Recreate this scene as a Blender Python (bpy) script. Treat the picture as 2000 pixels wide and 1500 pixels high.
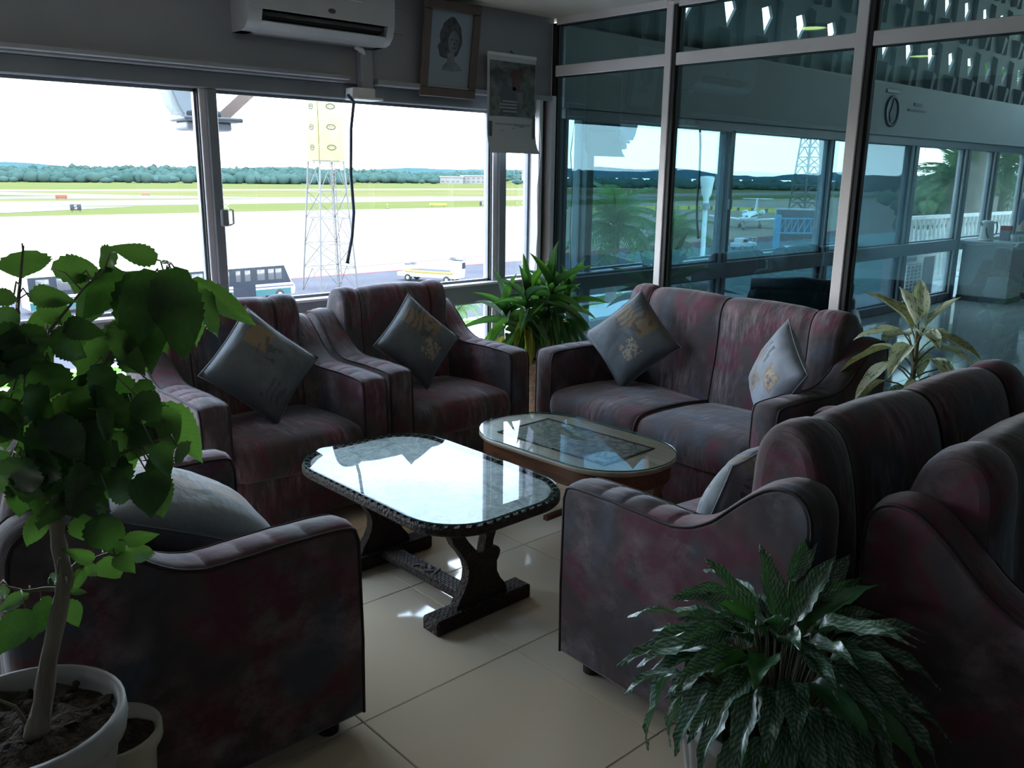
import bpy, bmesh, math, random
from math import sin, cos, pi, radians, sqrt, atan2
from mathutils import Vector, Matrix, noise
for o in list(bpy.data.objects):
    bpy.data.objects.remove(o, do_unlink=True)
S = bpy.context.scene
COL = S.collection
rnd = random.Random(11)

# ------------------------------------------------------------------ camera, sky, exposure
def look(yaw, pitch, roll):
    fw = Vector((sin(yaw)*cos(pitch), cos(yaw)*cos(pitch), -sin(pitch)))
    rt = Vector((cos(yaw), -sin(yaw), 0)); up = rt.cross(fw)
    c, s = cos(roll), sin(roll)
    r = c*rt + s*up; u = -s*rt + c*up
    return Matrix(((r.x, u.x, -fw.x, 0), (r.y, u.y, -fw.y, 0), (r.z, u.z, -fw.z, 0), (0, 0, 0, 1)))
cam = bpy.data.cameras.new('camera'); cam.sensor_fit = 'HORIZONTAL'; cam.sensor_width = 36
cam.lens = 36*1678.34/2000; cam.clip_end = 9000; cam.clip_start = .02
co = bpy.data.objects.new('camera', cam); COL.objects.link(co)
co.matrix_world = Matrix.Translation((0, 0, 1.556)) @ look(radians(42.4021), radians(13.7245), radians(.72557))
S.camera = co
S.view_settings.view_transform = 'Standard'; S.view_settings.look = 'None'
S.view_settings.gamma = 1; S.view_settings.use_curve_mapping = False
S.view_settings.exposure = 1.42
S.cycles.use_denoising = True
S.cycles.max_bounces = 10; S.cycles.transparent_max_bounces = 24
S.cycles.diffuse_bounces = 5; S.cycles.glossy_bounces = 6
S.cycles.sample_clamp_indirect = 6
SKY = 6.6
W = bpy.data.worlds.new('overcast_sky'); S.world = W; W.use_nodes = True
nt = W.node_tree; nt.nodes.clear()
def nd(t, typ, **k):
    n = t.nodes.new(typ)
    for a, v in k.items(): setattr(n, a, v)
    return n
out = nd(nt, 'ShaderNodeOutputWorld'); bg = nd(nt, 'ShaderNodeBackground'); bg.inputs[1].default_value = SKY
tc = nd(nt, 'ShaderNodeTexCoord'); sx = nd(nt, 'ShaderNodeSeparateXYZ'); nt.links.new(tc.outputs['Generated'], sx.inputs[0])
rp = nd(nt, 'ShaderNodeValToRGB'); nt.links.new(sx.outputs['Z'], rp.inputs[0])
for i, (p_, c_) in enumerate([(0, (.95, .97, 1.0)), (.10, (.90, .95, 1.0)), (.24, (.50, .64, .84)), (1, (.42, .55, .76))]):
    e = rp.color_ramp.elements[i] if i < 2 else rp.color_ramp.elements.new(p_)
    e.position = p_; e.color = (*c_, 1)
mp = nd(nt, 'ShaderNodeMapping'); mp.inputs['Scale'].default_value = (3, 3, 11); nt.links.new(tc.outputs['Generated'], mp.inputs[0])
nz = nd(nt, 'ShaderNodeTexNoise'); nz.inputs['Scale'].default_value = 1.3; nz.inputs['Detail'].default_value = 6; nz.inputs['Roughness'].default_value = .55
nt.links.new(mp.outputs[0], nz.inputs['Vector'])
cr = nd(nt, 'ShaderNodeValToRGB'); cr.color_ramp.elements[0].position = .47; cr.color_ramp.elements[1].position = .72
nt.links.new(nz.outputs[0], cr.inputs[0])
mx = nd(nt, 'ShaderNodeMix', data_type='RGBA'); mx.inputs[7].default_value = (1.0, .99, .98, 1)
fd = nd(nt, 'ShaderNodeMapRange'); fd.inputs[1].default_value = .09; fd.inputs[2].default_value = .24; fd.inputs[3].default_value = 1; fd.inputs[4].default_value = .45   # the cloud deck lies low all round the horizon
nt.links.new(sx.outputs['Z'], fd.inputs[0]); cm_ = nd(nt, 'ShaderNodeMath', operation='MULTIPLY'); nt.links.new(cr.outputs[0], cm_.inputs[0]); nt.links.new(fd.outputs[0], cm_.inputs[1])
nt.links.new(cm_.outputs[0], mx.inputs[0]); nt.links.new(rp.outputs[0], mx.inputs[6])
nt.links.new(mx.outputs[2], bg.inputs[0]); nt.links.new(bg.outputs[0], out.inputs[0])

# portals in the window openings (they only steer sky sampling)
def portal(x0, x1, y, z0, z1):
    l = bpy.data.lights.new('window_portal', 'AREA'); l.shape = 'RECTANGLE'; l.size = x1-x0; l.size_y = z1-z0
    l.cycles.is_portal = True
    o = bpy.data.objects.new('window_portal', l); COL.objects.link(o)
    o.location = ((x0+x1)/2, y, (z0+z1)/2); o.rotation_euler = (radians(-90), 0, 0)
portal(-.8, 4.35, 4.6, .1, 2.0)
portal(4.6, 14.8, 4.6, .1, 2.0)
def portal_at(loc, rot, w, h):
    l = bpy.data.lights.new('window_portal', 'AREA'); l.shape = 'RECTANGLE'; l.size = w; l.size_y = h; l.cycles.is_portal = True
    o = bpy.data.objects.new('window_portal', l); COL.objects.link(o); o.location = loc; o.rotation_euler = rot
portal_at((15.1, .7, 3.2), (radians(90), 0, radians(90)), 7.6, 1.4)

# ------------------------------------------------------------------ helpers
def finish(o, label=None, cat=None, group=None, kind=None):
    if label: o['label'] = label
    if cat: o['category'] = cat
    if group: o['group'] = group
    if kind: o['kind'] = kind
    return o
def thing(name, label, cat, loc=(0, 0, 0), rz=0, group=None):
    o = bpy.data.objects.new(name, None); COL.objects.link(o); o.empty_display_size = .1
    o.location = loc; o.rotation_euler = (0, 0, rz)
    return finish(o, label, cat, group)
def setting(name, loc=(0, 0, 0), rz=0):
    o = bpy.data.objects.new(name, None); COL.objects.link(o); o.location = loc; o.rotation_euler = (0, 0, rz)
    o['kind'] = 'structure'; return o
class MB:
    def __init__(s): s.v = []; s.f = []; s.mi = []; s.sm = []
    def add(s, vs, fs, mi=0, sm=False):
        b = len(s.v); s.v += [tuple(v) for v in vs]
        for f in fs: s.f.append([b+i for i in f]); s.mi.append(mi); s.sm.append(sm)
        return s
    def box(s, a, b, bev=0, mi=0, M=None):
        x0, y0, z0 = a; x1, y1, z1 = b
        if bev <= 0:
            vs = [(x, y, z) for x in (x0, x1) for y in (y0, y1) for z in (z0, z1)]
            fs = [(0, 1, 3, 2), (4, 6, 7, 5), (0, 4, 5, 1), (2, 3, 7, 6), (0, 2, 6, 4), (1, 5, 7, 3)]
            if M: vs = [M @ Vector(v) for v in vs]
            return s.add(vs, fs, mi)
        bm = bmesh.new(); bmesh.ops.create_cube(bm, size=1)
        for v in bm.verts: v.co = Vector(((x0+x1)/2+v.co.x*(x1-x0), (y0+y1)/2+v.co.y*(y1-y0), (z0+z1)/2+v.co.z*(z1-z0)))
        bmesh.ops.bevel(bm, geom=bm.edges[:], offset=bev, segments=2 if bev > .008 else 1, affect='EDGES', profile=.5)
        return s.bm(bm, mi, M, bev > .008)
    def bm(s, bm, mi=0, M=None, sm=False):
        bm.verts.index_update()
        vs = [(M @ v.co if M else v.co.copy()) for v in bm.verts]
        s.add(vs, [[v.index for v in f.verts] for f in bm.faces], mi, sm); bm.free(); return s
    def bar(s, a, b, w, h=None, mi=0, up=(0, 0, 1)):
        a, b = Vector(a), Vector(b); h = h or w; d = (b-a).normalized(); u = Vector(up)
        if abs(d.dot(u)) > .98: u = Vector((0, 1, 0)) if abs(d.y) < .9 else Vector((1, 0, 0))
        r = d.cross(u).normalized()*w/2; u = r.cross(d).normalized()*h/2
        vs = [p+i*r+j*u for p in (a, b) for i, j in ((-1, -1), (1, -1), (1, 1), (-1, 1))]
        return s.add(vs, [(3, 2, 1, 0), (4, 5, 6, 7), (0, 1, 5, 4), (1, 2, 6, 5), (2, 3, 7, 6), (3, 0, 4, 7)], mi)
    def tube(s, pts, r, n=6, mi=0, cap=True):
        pts = [Vector(p) for p in pts]; rr = r if isinstance(r, (list, tuple)) else [r]*len(pts)
        vs = []; N = len(pts); prev = None
        for i, p in enumerate(pts):
            d = (pts[min(i+1, N-1)]-pts[max(i-1, 0)]).normalized()
            if prev is None:
                u = Vector((0, 0, 1)) if abs(d.z) < .9 else Vector((1, 0, 0))
            else: u = prev
            a = d.cross(u)
            if a.length < 1e-4: a = d.cross(Vector((0, 1, 0)))
            a.normalize(); b = a.cross(d).normalized(); prev = b
            vs += [p+(a*cos(2*pi*k/n)+b*sin(2*pi*k/n))*rr[i] for k in range(n)]
        fs = [(i*n+k, (i+1)*n+k, (i+1)*n+(k+1) % n, i*n+(k+1) % n) for i in range(N-1) for k in range(n)]
        if cap: fs += [tuple(range(n)), tuple(reversed(range((N-1)*n, N*n)))]
        return s.add(vs, fs, mi, True)
    def lathe(s, prof, n=24, c=(0, 0, 0), mi=0, flute=0, nf=0, close=False):
        vs = []
        for (r, z) in prof:
            for k in range(n):
                a = 2*pi*k/n; q = r*(1+flute*(abs(cos(a*nf/2))-.5)) if nf else r
                vs.append((c[0]+q*cos(a), c[1]+q*sin(a), c[2]+z))
        m = len(prof)
        fs = [(i*n+k, i*n+(k+1) % n, (i+1)*n+(k+1) % n, (i+1)*n+k) for i in range(m-1) for k in range(n)]
        if close: fs += [tuple(reversed(range(n))), tuple(range((m-1)*n, m*n))]
        return s.add(vs, fs, mi, True)
    def prism(s, poly, z0, z1, mi=0, M=None, sm=False):
        n = len(poly)
        vs = [Vector((x, y, z0)) for x, y in poly]+[Vector((x, y, z1)) for x, y in poly]
        if M: vs = [M @ v for v in vs]
        fs = [tuple(reversed(range(n))), tuple(range(n, 2*n))]+[(i, (i+1) % n, n+(i+1) % n, n+i) for i in range(n)]
        return s.add(vs, fs, mi, sm)
    def build(s, name, mats, parent=None, loc=None, M=None, fix=False):
        me = bpy.data.meshes.new(name); me.from_pydata(s.v, [], s.f)
        for m in (mats if isinstance(mats, (list, tuple)) else [mats]): me.materials.append(m)
        me.polygons.foreach_set('material_index', s.mi); me.polygons.foreach_set('use_smooth', s.sm)
        if fix:
            bm = bmesh.new(); bm.from_mesh(me); bmesh.ops.remove_doubles(bm, verts=bm.verts, dist=1e-5)
            bmesh.ops.recalc_face_normals(bm, faces=bm.faces); bm.to_mesh(me); bm.free()
        me.update()
        return inst(name, me, parent, loc, M)
def inst(name, me, parent=None, loc=None, M=None):
    o = bpy.data.objects.new(name, me); COL.objects.link(o)
    if parent: o.parent = parent
    if M is not None: o.matrix_local = M
    elif loc is not None: o.location = loc
    return o
def smooth_angle(o, deg=40):
    me = o.data; me.polygons.foreach_set('use_smooth', [True]*len(me.polygons))
    me.set_sharp_from_angle(angle=radians(deg)); return o
def copy_tree(o, parent=None):
    c = o.copy(); COL.objects.link(c)
    if parent: c.parent = parent
    for ch in list(o.children): copy_tree(ch, c)
    return c

# ------------------------------------------------------------------ materials
def newmat(name):
    m = bpy.data.materials.new(name); m.use_nodes = True; t = m.node_tree; t.nodes.clear()
    o = nd(t, 'ShaderNodeOutputMaterial'); return m, t, o
def mat(name, c, rough=.5, metal=0, c2=None, scale=6, detail=4, lo=.35, hi=.65, bump=0, bscale=40, stretch=None, spec=.5, coat=0, sheen=0, trans=0, emit=None, coord='Object', dist=0):
    m, t, o = newmat(name); p = nd(t, 'ShaderNodeBsdfPrincipled'); L = t.links.new
    p.inputs['Base Color'].default_value = (*c, 1); p.inputs['Roughness'].default_value = rough
    p.inputs['Metallic'].default_value = metal; p.inputs['Specular IOR Level'].default_value = spec
    p.inputs['Coat Weight'].default_value = coat; p.inputs['Sheen Weight'].default_value = sheen
    tcx = nd(t, 'ShaderNodeTexCoord'); mpx = nd(t, 'ShaderNodeMapping'); L(tcx.outputs[coord], mpx.inputs[0])
    if stretch: mpx.inputs['Scale'].default_value = stretch
    if c2:
        n = nd(t, 'ShaderNodeTexNoise'); n.inputs['Scale'].default_value = scale; n.inputs['Detail'].default_value = detail
        n.inputs['Distortion'].default_value = dist
        L(mpx.outputs[0], n.inputs['Vector'])
        r = nd(t, 'ShaderNodeValToRGB'); r.color_ramp.elements[0].position = lo; r.color_ramp.elements[1].position = hi
        r.color_ramp.elements[0].color = (*c, 1); r.color_ramp.elements[1].color = (*c2, 1)
        L(n.outputs[0], r.inputs[0]); L(r.outputs[0], p.inputs['Base Color'])
    if bump:
        n2 = nd(t, 'ShaderNodeTexNoise'); n2.inputs['Scale'].default_value = bscale; n2.inputs['Detail'].default_value = 3
        L(mpx.outputs[0], n2.inputs['Vector']); b = nd(t, 'ShaderNodeBump'); b.inputs['Strength'].default_value = bump; b.inputs['Distance'].default_value = .02
        L(n2.outputs[0], b.inputs['Height']); L(b.outputs[0], p.inputs['Normal'])
    if emit: p.inputs['Emission Color'].default_value = (*emit[:3], 1); p.inputs['Emission Strength'].default_value = emit[3]
    L(p.outputs[0], o.inputs[0]); return m
def ramp(t, stops):
    r = nd(t, 'ShaderNodeValToRGB')
    for i, (p_, c_) in enumerate(stops):
        e = r.color_ramp.elements[i] if i < 2 else r.color_ramp.elements.new(p_)
        e.position = p_; e.color = (*c_, 1)
    return r
def fabric():
    m, t, o = newmat('velour_upholstery'); L = t.links.new
    p = nd(t, 'ShaderNodeBsdfPrincipled'); p.inputs['Roughness'].default_value = .8; p.inputs['Specular IOR Level'].default_value = .25
    p.inputs['Sheen Weight'].default_value = .25; p.inputs['Sheen Roughness'].default_value = .4
    tcx = nd(t, 'ShaderNodeTexCoord'); oi = nd(t, 'ShaderNodeObjectInfo')
    ad = nd(t, 'ShaderNodeVectorMath', operation='ADD'); ml = nd(t, 'ShaderNodeMath', operation='MULTIPLY'); ml.inputs[1].default_value = 37
    L(oi.outputs['Random'], ml.inputs[0]); L(tcx.outputs['Object'], ad.inputs[0]); L(ml.outputs[0], ad.inputs[1])
    n = nd(t, 'ShaderNodeTexNoise'); n.inputs['Scale'].default_value = 3.6; n.inputs['Detail'].default_value = 3.5; n.inputs['Distortion'].default_value = .35
    L(ad.outputs[0], n.inputs['Vector'])
    r = ramp(t, [(.26, (.050, .072, .105)), (.36, (.070, .074, .096)), (.44, (.060, .050, .056)), (.52, (.078, .054, .056)), (.585, (.110, .032, .052)), (.63, (.090, .050, .057)), (.70, (.064, .068, .092))])
    L(n.outputs[0], r.inputs[0])
    mpx = nd(t, 'ShaderNodeMapping'); mpx.inputs['Rotation'].default_value = (.5, .6, .7); mpx.inputs['Scale'].default_value = (26, 4, 5)
    L(ad.outputs[0], mpx.inputs[0]); n2 = nd(t, 'ShaderNodeTexNoise'); n2.inputs['Scale'].default_value = 1.6; n2.inputs['Detail'].default_value = 6; n2.inputs['Roughness'].default_value = .7
    L(mpx.outputs[0], n2.inputs['Vector']); r2 = ramp(t, [(.44, (0, 0, 0)), (.74, (1, 1, 1))]); L(n2.outputs[0], r2.inputs[0])
    n4 = nd(t, 'ShaderNodeTexNoise'); n4.inputs['Scale'].default_value = 5; L(ad.outputs[0], n4.inputs['Vector'])
    r4 = ramp(t, [(.42, (0, 0, 0)), (.64, (.95, .95, .95))]); L(n4.outputs[0], r4.inputs[0])
    mu = nd(t, 'ShaderNodeMath', operation='MULTIPLY'); L(r2.outputs[0], mu.inputs[0]); L(r4.outputs[0], mu.inputs[1])
    mx_ = nd(t, 'ShaderNodeMix', data_type='RGBA'); mx_.inputs[7].default_value = (.28, .215, .235, 1)
    L(mu.outputs[0], mx_.inputs[0]); L(r.outputs[0], mx_.inputs[6]); L(mx_.outputs[2], p.inputs['Base Color'])
    n3 = nd(t, 'ShaderNodeTexNoise'); n3.inputs['Scale'].default_value = 9; n3.inputs['Detail'].default_value = 3; L(ad.outputs[0], n3.inputs['Vector'])
    b = nd(t, 'ShaderNodeBump'); b.inputs['Strength'].default_value = .25; b.inputs['Distance'].default_value = .03; L(n3.outputs[0], b.inputs['Height']); L(b.outputs[0], p.inputs['Normal'])
    L(p.outputs[0], o.inputs[0]); return m
def cushion_cloth(name, base, patches, dark=(.05, .055, .065)):
    # grey-blue cloth printed with ochre squares and sketchy dark curls: patches = (x, y, half size, kind)
    m, t, o = newmat(name); L = t.links.new
    p = nd(t, 'ShaderNodeBsdfPrincipled'); p.inputs['Roughness'].default_value = .75; p.inputs['Sheen Weight'].default_value = .15
    tcx = nd(t, 'ShaderNodeTexCoord')
    def noise_(s, d=2):
        n = nd(t, 'ShaderNodeTexNoise'); n.inputs['Scale'].default_value = s; n.inputs['Detail'].default_value = d; L(tcx.outputs['Object'], n.inputs['Vector']); return n
    def math_(op, a, b):
        k = nd(t, 'ShaderNodeMath', operation=op)
        for i, q in enumerate((a, b)):
            if isinstance(q, (int, float)): k.inputs[i].default_value = q
            elif q is not None: L(q, k.inputs[i])
        return k.outputs[0]
    n1 = noise_(6); r1 = ramp(t, [(.35, base), (.65, tuple(x*.72 for x in base))]); L(n1.outputs[0], r1.inputs[0]); col = r1.outputs[0]
    sp = nd(t, 'ShaderNodeSeparateXYZ'); L(tcx.outputs['Object'], sp.inputs[0])
    ne = noise_(30, 3); wob = math_('MULTIPLY', ne.outputs[0], .03)
    wv = nd(t, 'ShaderNodeTexWave', wave_type='RINGS'); wv.inputs['Scale'].default_value = 14; wv.inputs['Distortion'].default_value = 7; wv.inputs['Detail'].default_value = 3; L(tcx.outputs['Object'], wv.inputs['Vector'])
    ns = noise_(60, 4)
    for x, y, h, kind in patches:
        d = math_('MAXIMUM', math_('ABSOLUTE', math_('SUBTRACT', sp.outputs['X'], x), None), math_('ABSOLUTE', math_('SUBTRACT', sp.outputs['Y'], y), None))
        msk = math_('LESS_THAN', math_('ADD', d, wob), h+.015)
        if kind == 'sketch':
            msk = math_('MULTIPLY', msk, math_('GREATER_THAN', math_('ADD', wv.outputs[0], math_('MULTIPLY', ns.outputs[0], .6)), 1.0)); c = dark
        elif kind == 'curl':
            rr = math_('SQRT', math_('ADD', math_('POWER', math_('SUBTRACT', sp.outputs['X'], x), 2.0), math_('POWER', math_('SUBTRACT', sp.outputs['Y'], y), 2.0)), None)
            msk = math_('LESS_THAN', math_('ABSOLUTE', math_('SUBTRACT', math_('ADD', rr, math_('MULTIPLY', wob, .6)), h), None), h*.28); c = dark
        elif kind == 'pale': msk = math_('MULTIPLY', msk, math_('GREATER_THAN', ns.outputs[0], .47)); c = (.34, .27, .19)
        else: c = (.20, .135, .065)
        mm = nd(t, 'ShaderNodeMix', data_type='RGBA'); mm.inputs[7].default_value = (*c, 1); L(math_('MULTIPLY', msk, .75), mm.inputs[0]); L(col, mm.inputs[6]); col = mm.outputs[2]
    L(col, p.inputs['Base Color'])
    nb = noise_(17, 3); bp = nd(t, 'ShaderNodeBump'); bp.inputs['Strength'].default_value = .35; bp.inputs['Distance'].default_value = .02; L(nb.outputs[0], bp.inputs['Height']); L(bp.outputs[0], p.inputs['Normal'])
    L(p.outputs[0], o.inputs[0]); return m
def leafmat(name, c, c2, tl, rough=.35, scale=20, stretch=(1, 1, 1), lo=.4, hi=.6, w=.45, veins=None):
    m, t, o = newmat(name); L = t.links.new
    p = nd(t, 'ShaderNodeBsdfPrincipled'); p.inputs['Roughness'].default_value = rough
    tr = nd(t, 'ShaderNodeBsdfTranslucent'); tr.inputs[0].default_value = (*tl, 1)
    tcx = nd(t, 'ShaderNodeTexCoord'); mpx = nd(t, 'ShaderNodeMapping'); mpx.inputs['Scale'].default_value = stretch; L(tcx.outputs['Object'], mpx.inputs[0])
    n = nd(t, 'ShaderNodeTexNoise'); n.inputs['Scale'].default_value = scale; n.inputs['Detail'].default_value = 3; L(mpx.outputs[0], n.inputs['Vector'])
    r = ramp(t, [(lo, c), (hi, c2)]); src = r.outputs[0]
    if veins:   # pale chevron stripes leaving the midrib
        sp = nd(t, 'ShaderNodeSeparateXYZ'); L(tcx.outputs['Object'], sp.inputs[0])
        ax = nd(t, 'ShaderNodeMath', operation='ABSOLUTE'); L(sp.outputs['X'], ax.inputs[0])
        k1 = nd(t, 'ShaderNodeMath', operation='MULTIPLY'); k1.inputs[1].default_value = .55; L(ax.outputs[0], k1.inputs[0])
        sb = nd(t, 'ShaderNodeMath', operation='SUBTRACT'); L(sp.outputs['Y'], sb.inputs[0]); L(k1.outputs[0], sb.inputs[1])
        k2 = nd(t, 'ShaderNodeMath', operation='MULTIPLY'); k2.inputs[1].default_value = 78; L(sb.outputs[0], k2.inputs[0])
        sn = nd(t, 'ShaderNodeMath', operation='SINE'); L(k2.outputs[0], sn.inputs[0])
        nn = nd(t, 'ShaderNodeMath', operation='MULTIPLY_ADD'); nn.inputs[1].default_value = .085; nn.inputs[2].default_value = .03; L(sn.outputs[0], nn.inputs[0])
        ad = nd(t, 'ShaderNodeMath', operation='ADD'); L(nn.outputs[0], ad.inputs[0]); L(n.outputs[0], ad.inputs[1]); L(ad.outputs[0], r.inputs[0])
    else: L(n.outputs[0], r.inputs[0])
    L(src, p.inputs['Base Color'])
    ms = nd(t, 'ShaderNodeMixShader'); ms.inputs[0].default_value = w; L(p.outputs[0], ms.inputs[1]); L(tr.outputs[0], ms.inputs[2]); L(ms.outputs[0], o.inputs[0]); return m
def glassmat(name, T, R, fres=True, fac=.35, rough=0):
    m, t, o = newmat(name); L = t.links.new
    a = nd(t, 'ShaderNodeBsdfTransparent'); g = nd(t, 'ShaderNodeBsdfGlossy'); g.inputs['Roughness'].default_value = rough
    ms = nd(t, 'ShaderNodeMixShader')
    if fres:
        f = nd(t, 'ShaderNodeFresnel'); ge = nd(t, 'ShaderNodeNewGeometry'); mr = nd(t, 'ShaderNodeMapRange'); mr.inputs[3].default_value = 1.5; mr.inputs[4].default_value = 1/1.5   # same reflectance from both sides
        L(ge.outputs['Backfacing'], mr.inputs[0]); L(mr.outputs[0], f.inputs[0]); L(f.outputs[0], ms.inputs[0])
        a.inputs[0].default_value = (*T, 1); g.inputs[0].default_value = (*R, 1)
    else:
        ms.inputs[0].default_value = fac
        a.inputs[0].default_value = (*[min(1, x/(1-fac)) for x in T], 1); g.inputs[0].default_value = (*[min(1, x/fac) for x in R], 1)
    L(a.outputs[0], ms.inputs[1]); L(g.outputs[0], ms.inputs[2]); L(ms.outputs[0], o.inputs[0]); return m

FAB = fabric()
PIPE = mat('piping_cord', (.022, .010, .013), .7)
FOOT = mat('dark_foot', (.02, .018, .018), .5)
WALLP = mat('painted_plaster', (.28, .285, .30), .7, c2=(.245, .255, .275), scale=2, bump=.04, bscale=60)
CEIL = mat('ceiling_paint', (.62, .57, .49), .8, c2=(.58, .53, .455), scale=3)
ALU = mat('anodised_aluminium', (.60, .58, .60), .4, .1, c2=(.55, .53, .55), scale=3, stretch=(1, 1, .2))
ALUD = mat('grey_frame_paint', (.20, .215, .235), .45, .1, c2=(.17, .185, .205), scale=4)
GASKET = mat('black_gasket', (.015, .015, .016), .6)
BRONZE = mat('partition_frame', (.78, .71, .69), .45, 0, c2=(.72, .655, .635), scale=3)
CLEAR = glassmat('clear_glass', (.95, .97, .97), (.9, .95, 1))
TEAL = glassmat('reflective_teal_glass', (.110, .165, .165), (.050, .112, .126), False, .3)
SOLAR = glassmat('blue_solar_glass', (.36, .405, .44), (.05, .06, .06), False, .2)
PAPER = mat('white_paper', (.46, .47, .49), .7)
WHITE = mat('white_plastic', (.66, .65, .63), .4, c2=(.60, .59, .57), scale=5)
BLACK = mat('black_plastic', (.012, .012, .014), .4)
DARKG = mat('dark_grey', (.06, .065, .07), .5)
SOIL = mat('potting_soil', (.030, .020, .014), .95, c2=(.07, .05, .035), scale=40, bump=1, bscale=50)
BARK = mat('grey_bark', (.25, .21, .16), .85, c2=(.16, .13, .10), scale=30, stretch=(1, 1, .25), bump=.5, bscale=60)
STEMG = mat('green_stem', (.14, .13, .07), .6)
# ------------------------------------------------------------------ the lounge shell
YW = 4.5; XL = -.85; YB = -3.2; ZC = 2.59
DEL = radians(1.5)                               # the partition stands 1.5 degrees off square
def part(s, z, off=0):                           # point on the glass partition: s metres from the corner towards the camera side
    return Vector((4.45+s*sin(DEL)+off*cos(DEL), 4.5-s*cos(DEL)+off*sin(DEL), z))
PM = Matrix.Translation((4.45, 4.5, 0)) @ Matrix.Rotation(DEL, 4, 'Z')   # local -Y runs along the partition
# floor: grout slab with one object per tile
GROUT = mat('tile_grout', (.035, .030, .025), .8)
TILE = mat('beige_porcelain', (.74, .63, .475), .055, c2=(.70, .595, .445), scale=1.2, spec=.5)
flo = MB().box((XL-.1, YB, -.06), (4.5, 4.6, -.004)).build('floor', GROUT); flo['kind'] = 'structure'
tiles = {}
def tile(x0, x1, y0, y1):
    w, h = round(x1-x0, 4), round(y1-y0, 4)
    if w < .03 or h < .03: return
    if (w, h) not in tiles:
        g = .0016; b = .0016; m = MB()
        vs = [(g, g, -.004), (w-g, g, -.004), (w-g, h-g, -.004), (g, h-g, -.004), (g+b, g+b, 0), (w-g-b, g+b, 0), (w-g-b, h-g-b, 0), (g+b, h-g-b, 0)]
        m.add(vs, [(4, 5, 6, 7), (0, 1, 5, 4), (1, 2, 6, 5), (2, 3, 7, 6), (3, 0, 4, 7)])
        o = m.build('tile', TILE, flo, (x0, y0, 0)); tiles[(w, h)] = o.data
    else: inst('tile', tiles[(w, h)], flo, (x0, y0, 0))
gx = [1.771+.6*k for k in range(-5, 5)]; gy = [1.905+.6*k for k in range(-9, 5)]
xs = [XL]+[x for x in gx if XL < x < 4.44]+[4.44]; ys = [YB]+[y for y in gy if YB < y < 4.48]+[4.48]
for a, b in zip(xs, xs[1:]):
    for c, d in zip(ys, ys[1:]): tile(a, b, c, d)
def struct(mb, name, m, parent=None):
    o = mb.build(name, m, parent)
    if parent is None: o['kind'] = 'structure'
    return o
struct(MB().box((XL-.1, YB-.1, ZC), (4.55, 4.75, ZC+.25)), 'ceiling', CEIL)
struct(MB().box((XL-.15, YB, 0), (XL, 4.6, ZC)), 'wall_left', WALLP)
struct(MB().box((XL-.15, YB-.15, 0), (5.2, YB, 4.4)), 'wall_back', WALLP)
# band of wall over the windows
wf = struct(MB().box((XL, 4.47, 2.05), (4.43, 4.75, ZC)), 'wall_front', WALLP)
struct(MB().box((XL, 4.445, 2.05), (2.76, 4.47, 2.068), .003), 'trim_1', WALLP)
struct(MB().box((2.96, 4.43, 2.05), (4.40, 4.47, 2.083), .004), 'trim_2', WALLP)
struct(MB().box((XL, 4.40, 2.062), (2.76, 4.47, 2.084), .003), 'trim_3', WALLP)
# window frame: head, sill band, bottom rail, posts
struct(MB().box((XL, 4.50, 1.965), (4.40, 4.66, 2.052), .006), 'trim_4', ALUD)
sill = struct(MB().box((XL, 4.49, .695), (4.40, 4.63, .818), .004), 'trim_5', ALUD)
struct(MB().box((XL, 4.47, .818), (4.40, 4.65, .832), .003), 'trim_6', ALU)
struct(MB().box((XL, 4.50, 0), (4.40, 4.64, .10), .004), 'trim_7', ALUD)
def post(name, x0, x1, z0, z1, y0=4.50, y1=4.62):
    r = setting(name)
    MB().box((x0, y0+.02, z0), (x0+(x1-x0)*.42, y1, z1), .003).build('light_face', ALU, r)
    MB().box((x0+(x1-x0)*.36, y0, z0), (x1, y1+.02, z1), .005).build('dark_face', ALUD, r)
    MB().box((x0-.006, y0+.035, z0), (x0, y0+.06, z1)).build('gasket', GASKET, r)
    return r
posts = [(-.10, -.02), (1.925, 2.012), (3.932, 4.036)]
n = 8
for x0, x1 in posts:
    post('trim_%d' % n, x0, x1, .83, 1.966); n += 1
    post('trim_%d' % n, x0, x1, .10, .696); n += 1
# latch on the middle post
la = thing('window_latch', 'small grey metal latch halfway up the window post left of the lattice mast', 'latch', (1.995, 4.50, 1.31))
MB().box((-.012, -.028, -.045), (.03, .0, .045), .006).build('latch_body', ALUD, la)
MB().tube([(.03, -.02, -.04), (.05, -.03, -.03), (.05, -.03, .04), (.035, -.02, .045)], .006).build('lever', ALU, la)
# corner post (painted, with the brownish outer cladding showing in the slot)
BRN = mat('terracotta_cladding', (.42, .22, .12), .8)
cp = setting('trim_%d' % n); n += 1
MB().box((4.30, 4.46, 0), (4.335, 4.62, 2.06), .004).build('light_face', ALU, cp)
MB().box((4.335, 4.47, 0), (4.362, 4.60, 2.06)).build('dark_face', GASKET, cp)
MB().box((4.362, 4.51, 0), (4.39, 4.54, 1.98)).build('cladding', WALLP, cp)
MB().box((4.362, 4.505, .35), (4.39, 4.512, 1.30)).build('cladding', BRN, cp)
MB().box((4.385, 4.43, 0), (4.432, 4.56, 2.085), .004).build('light_face', ALU, cp)
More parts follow.
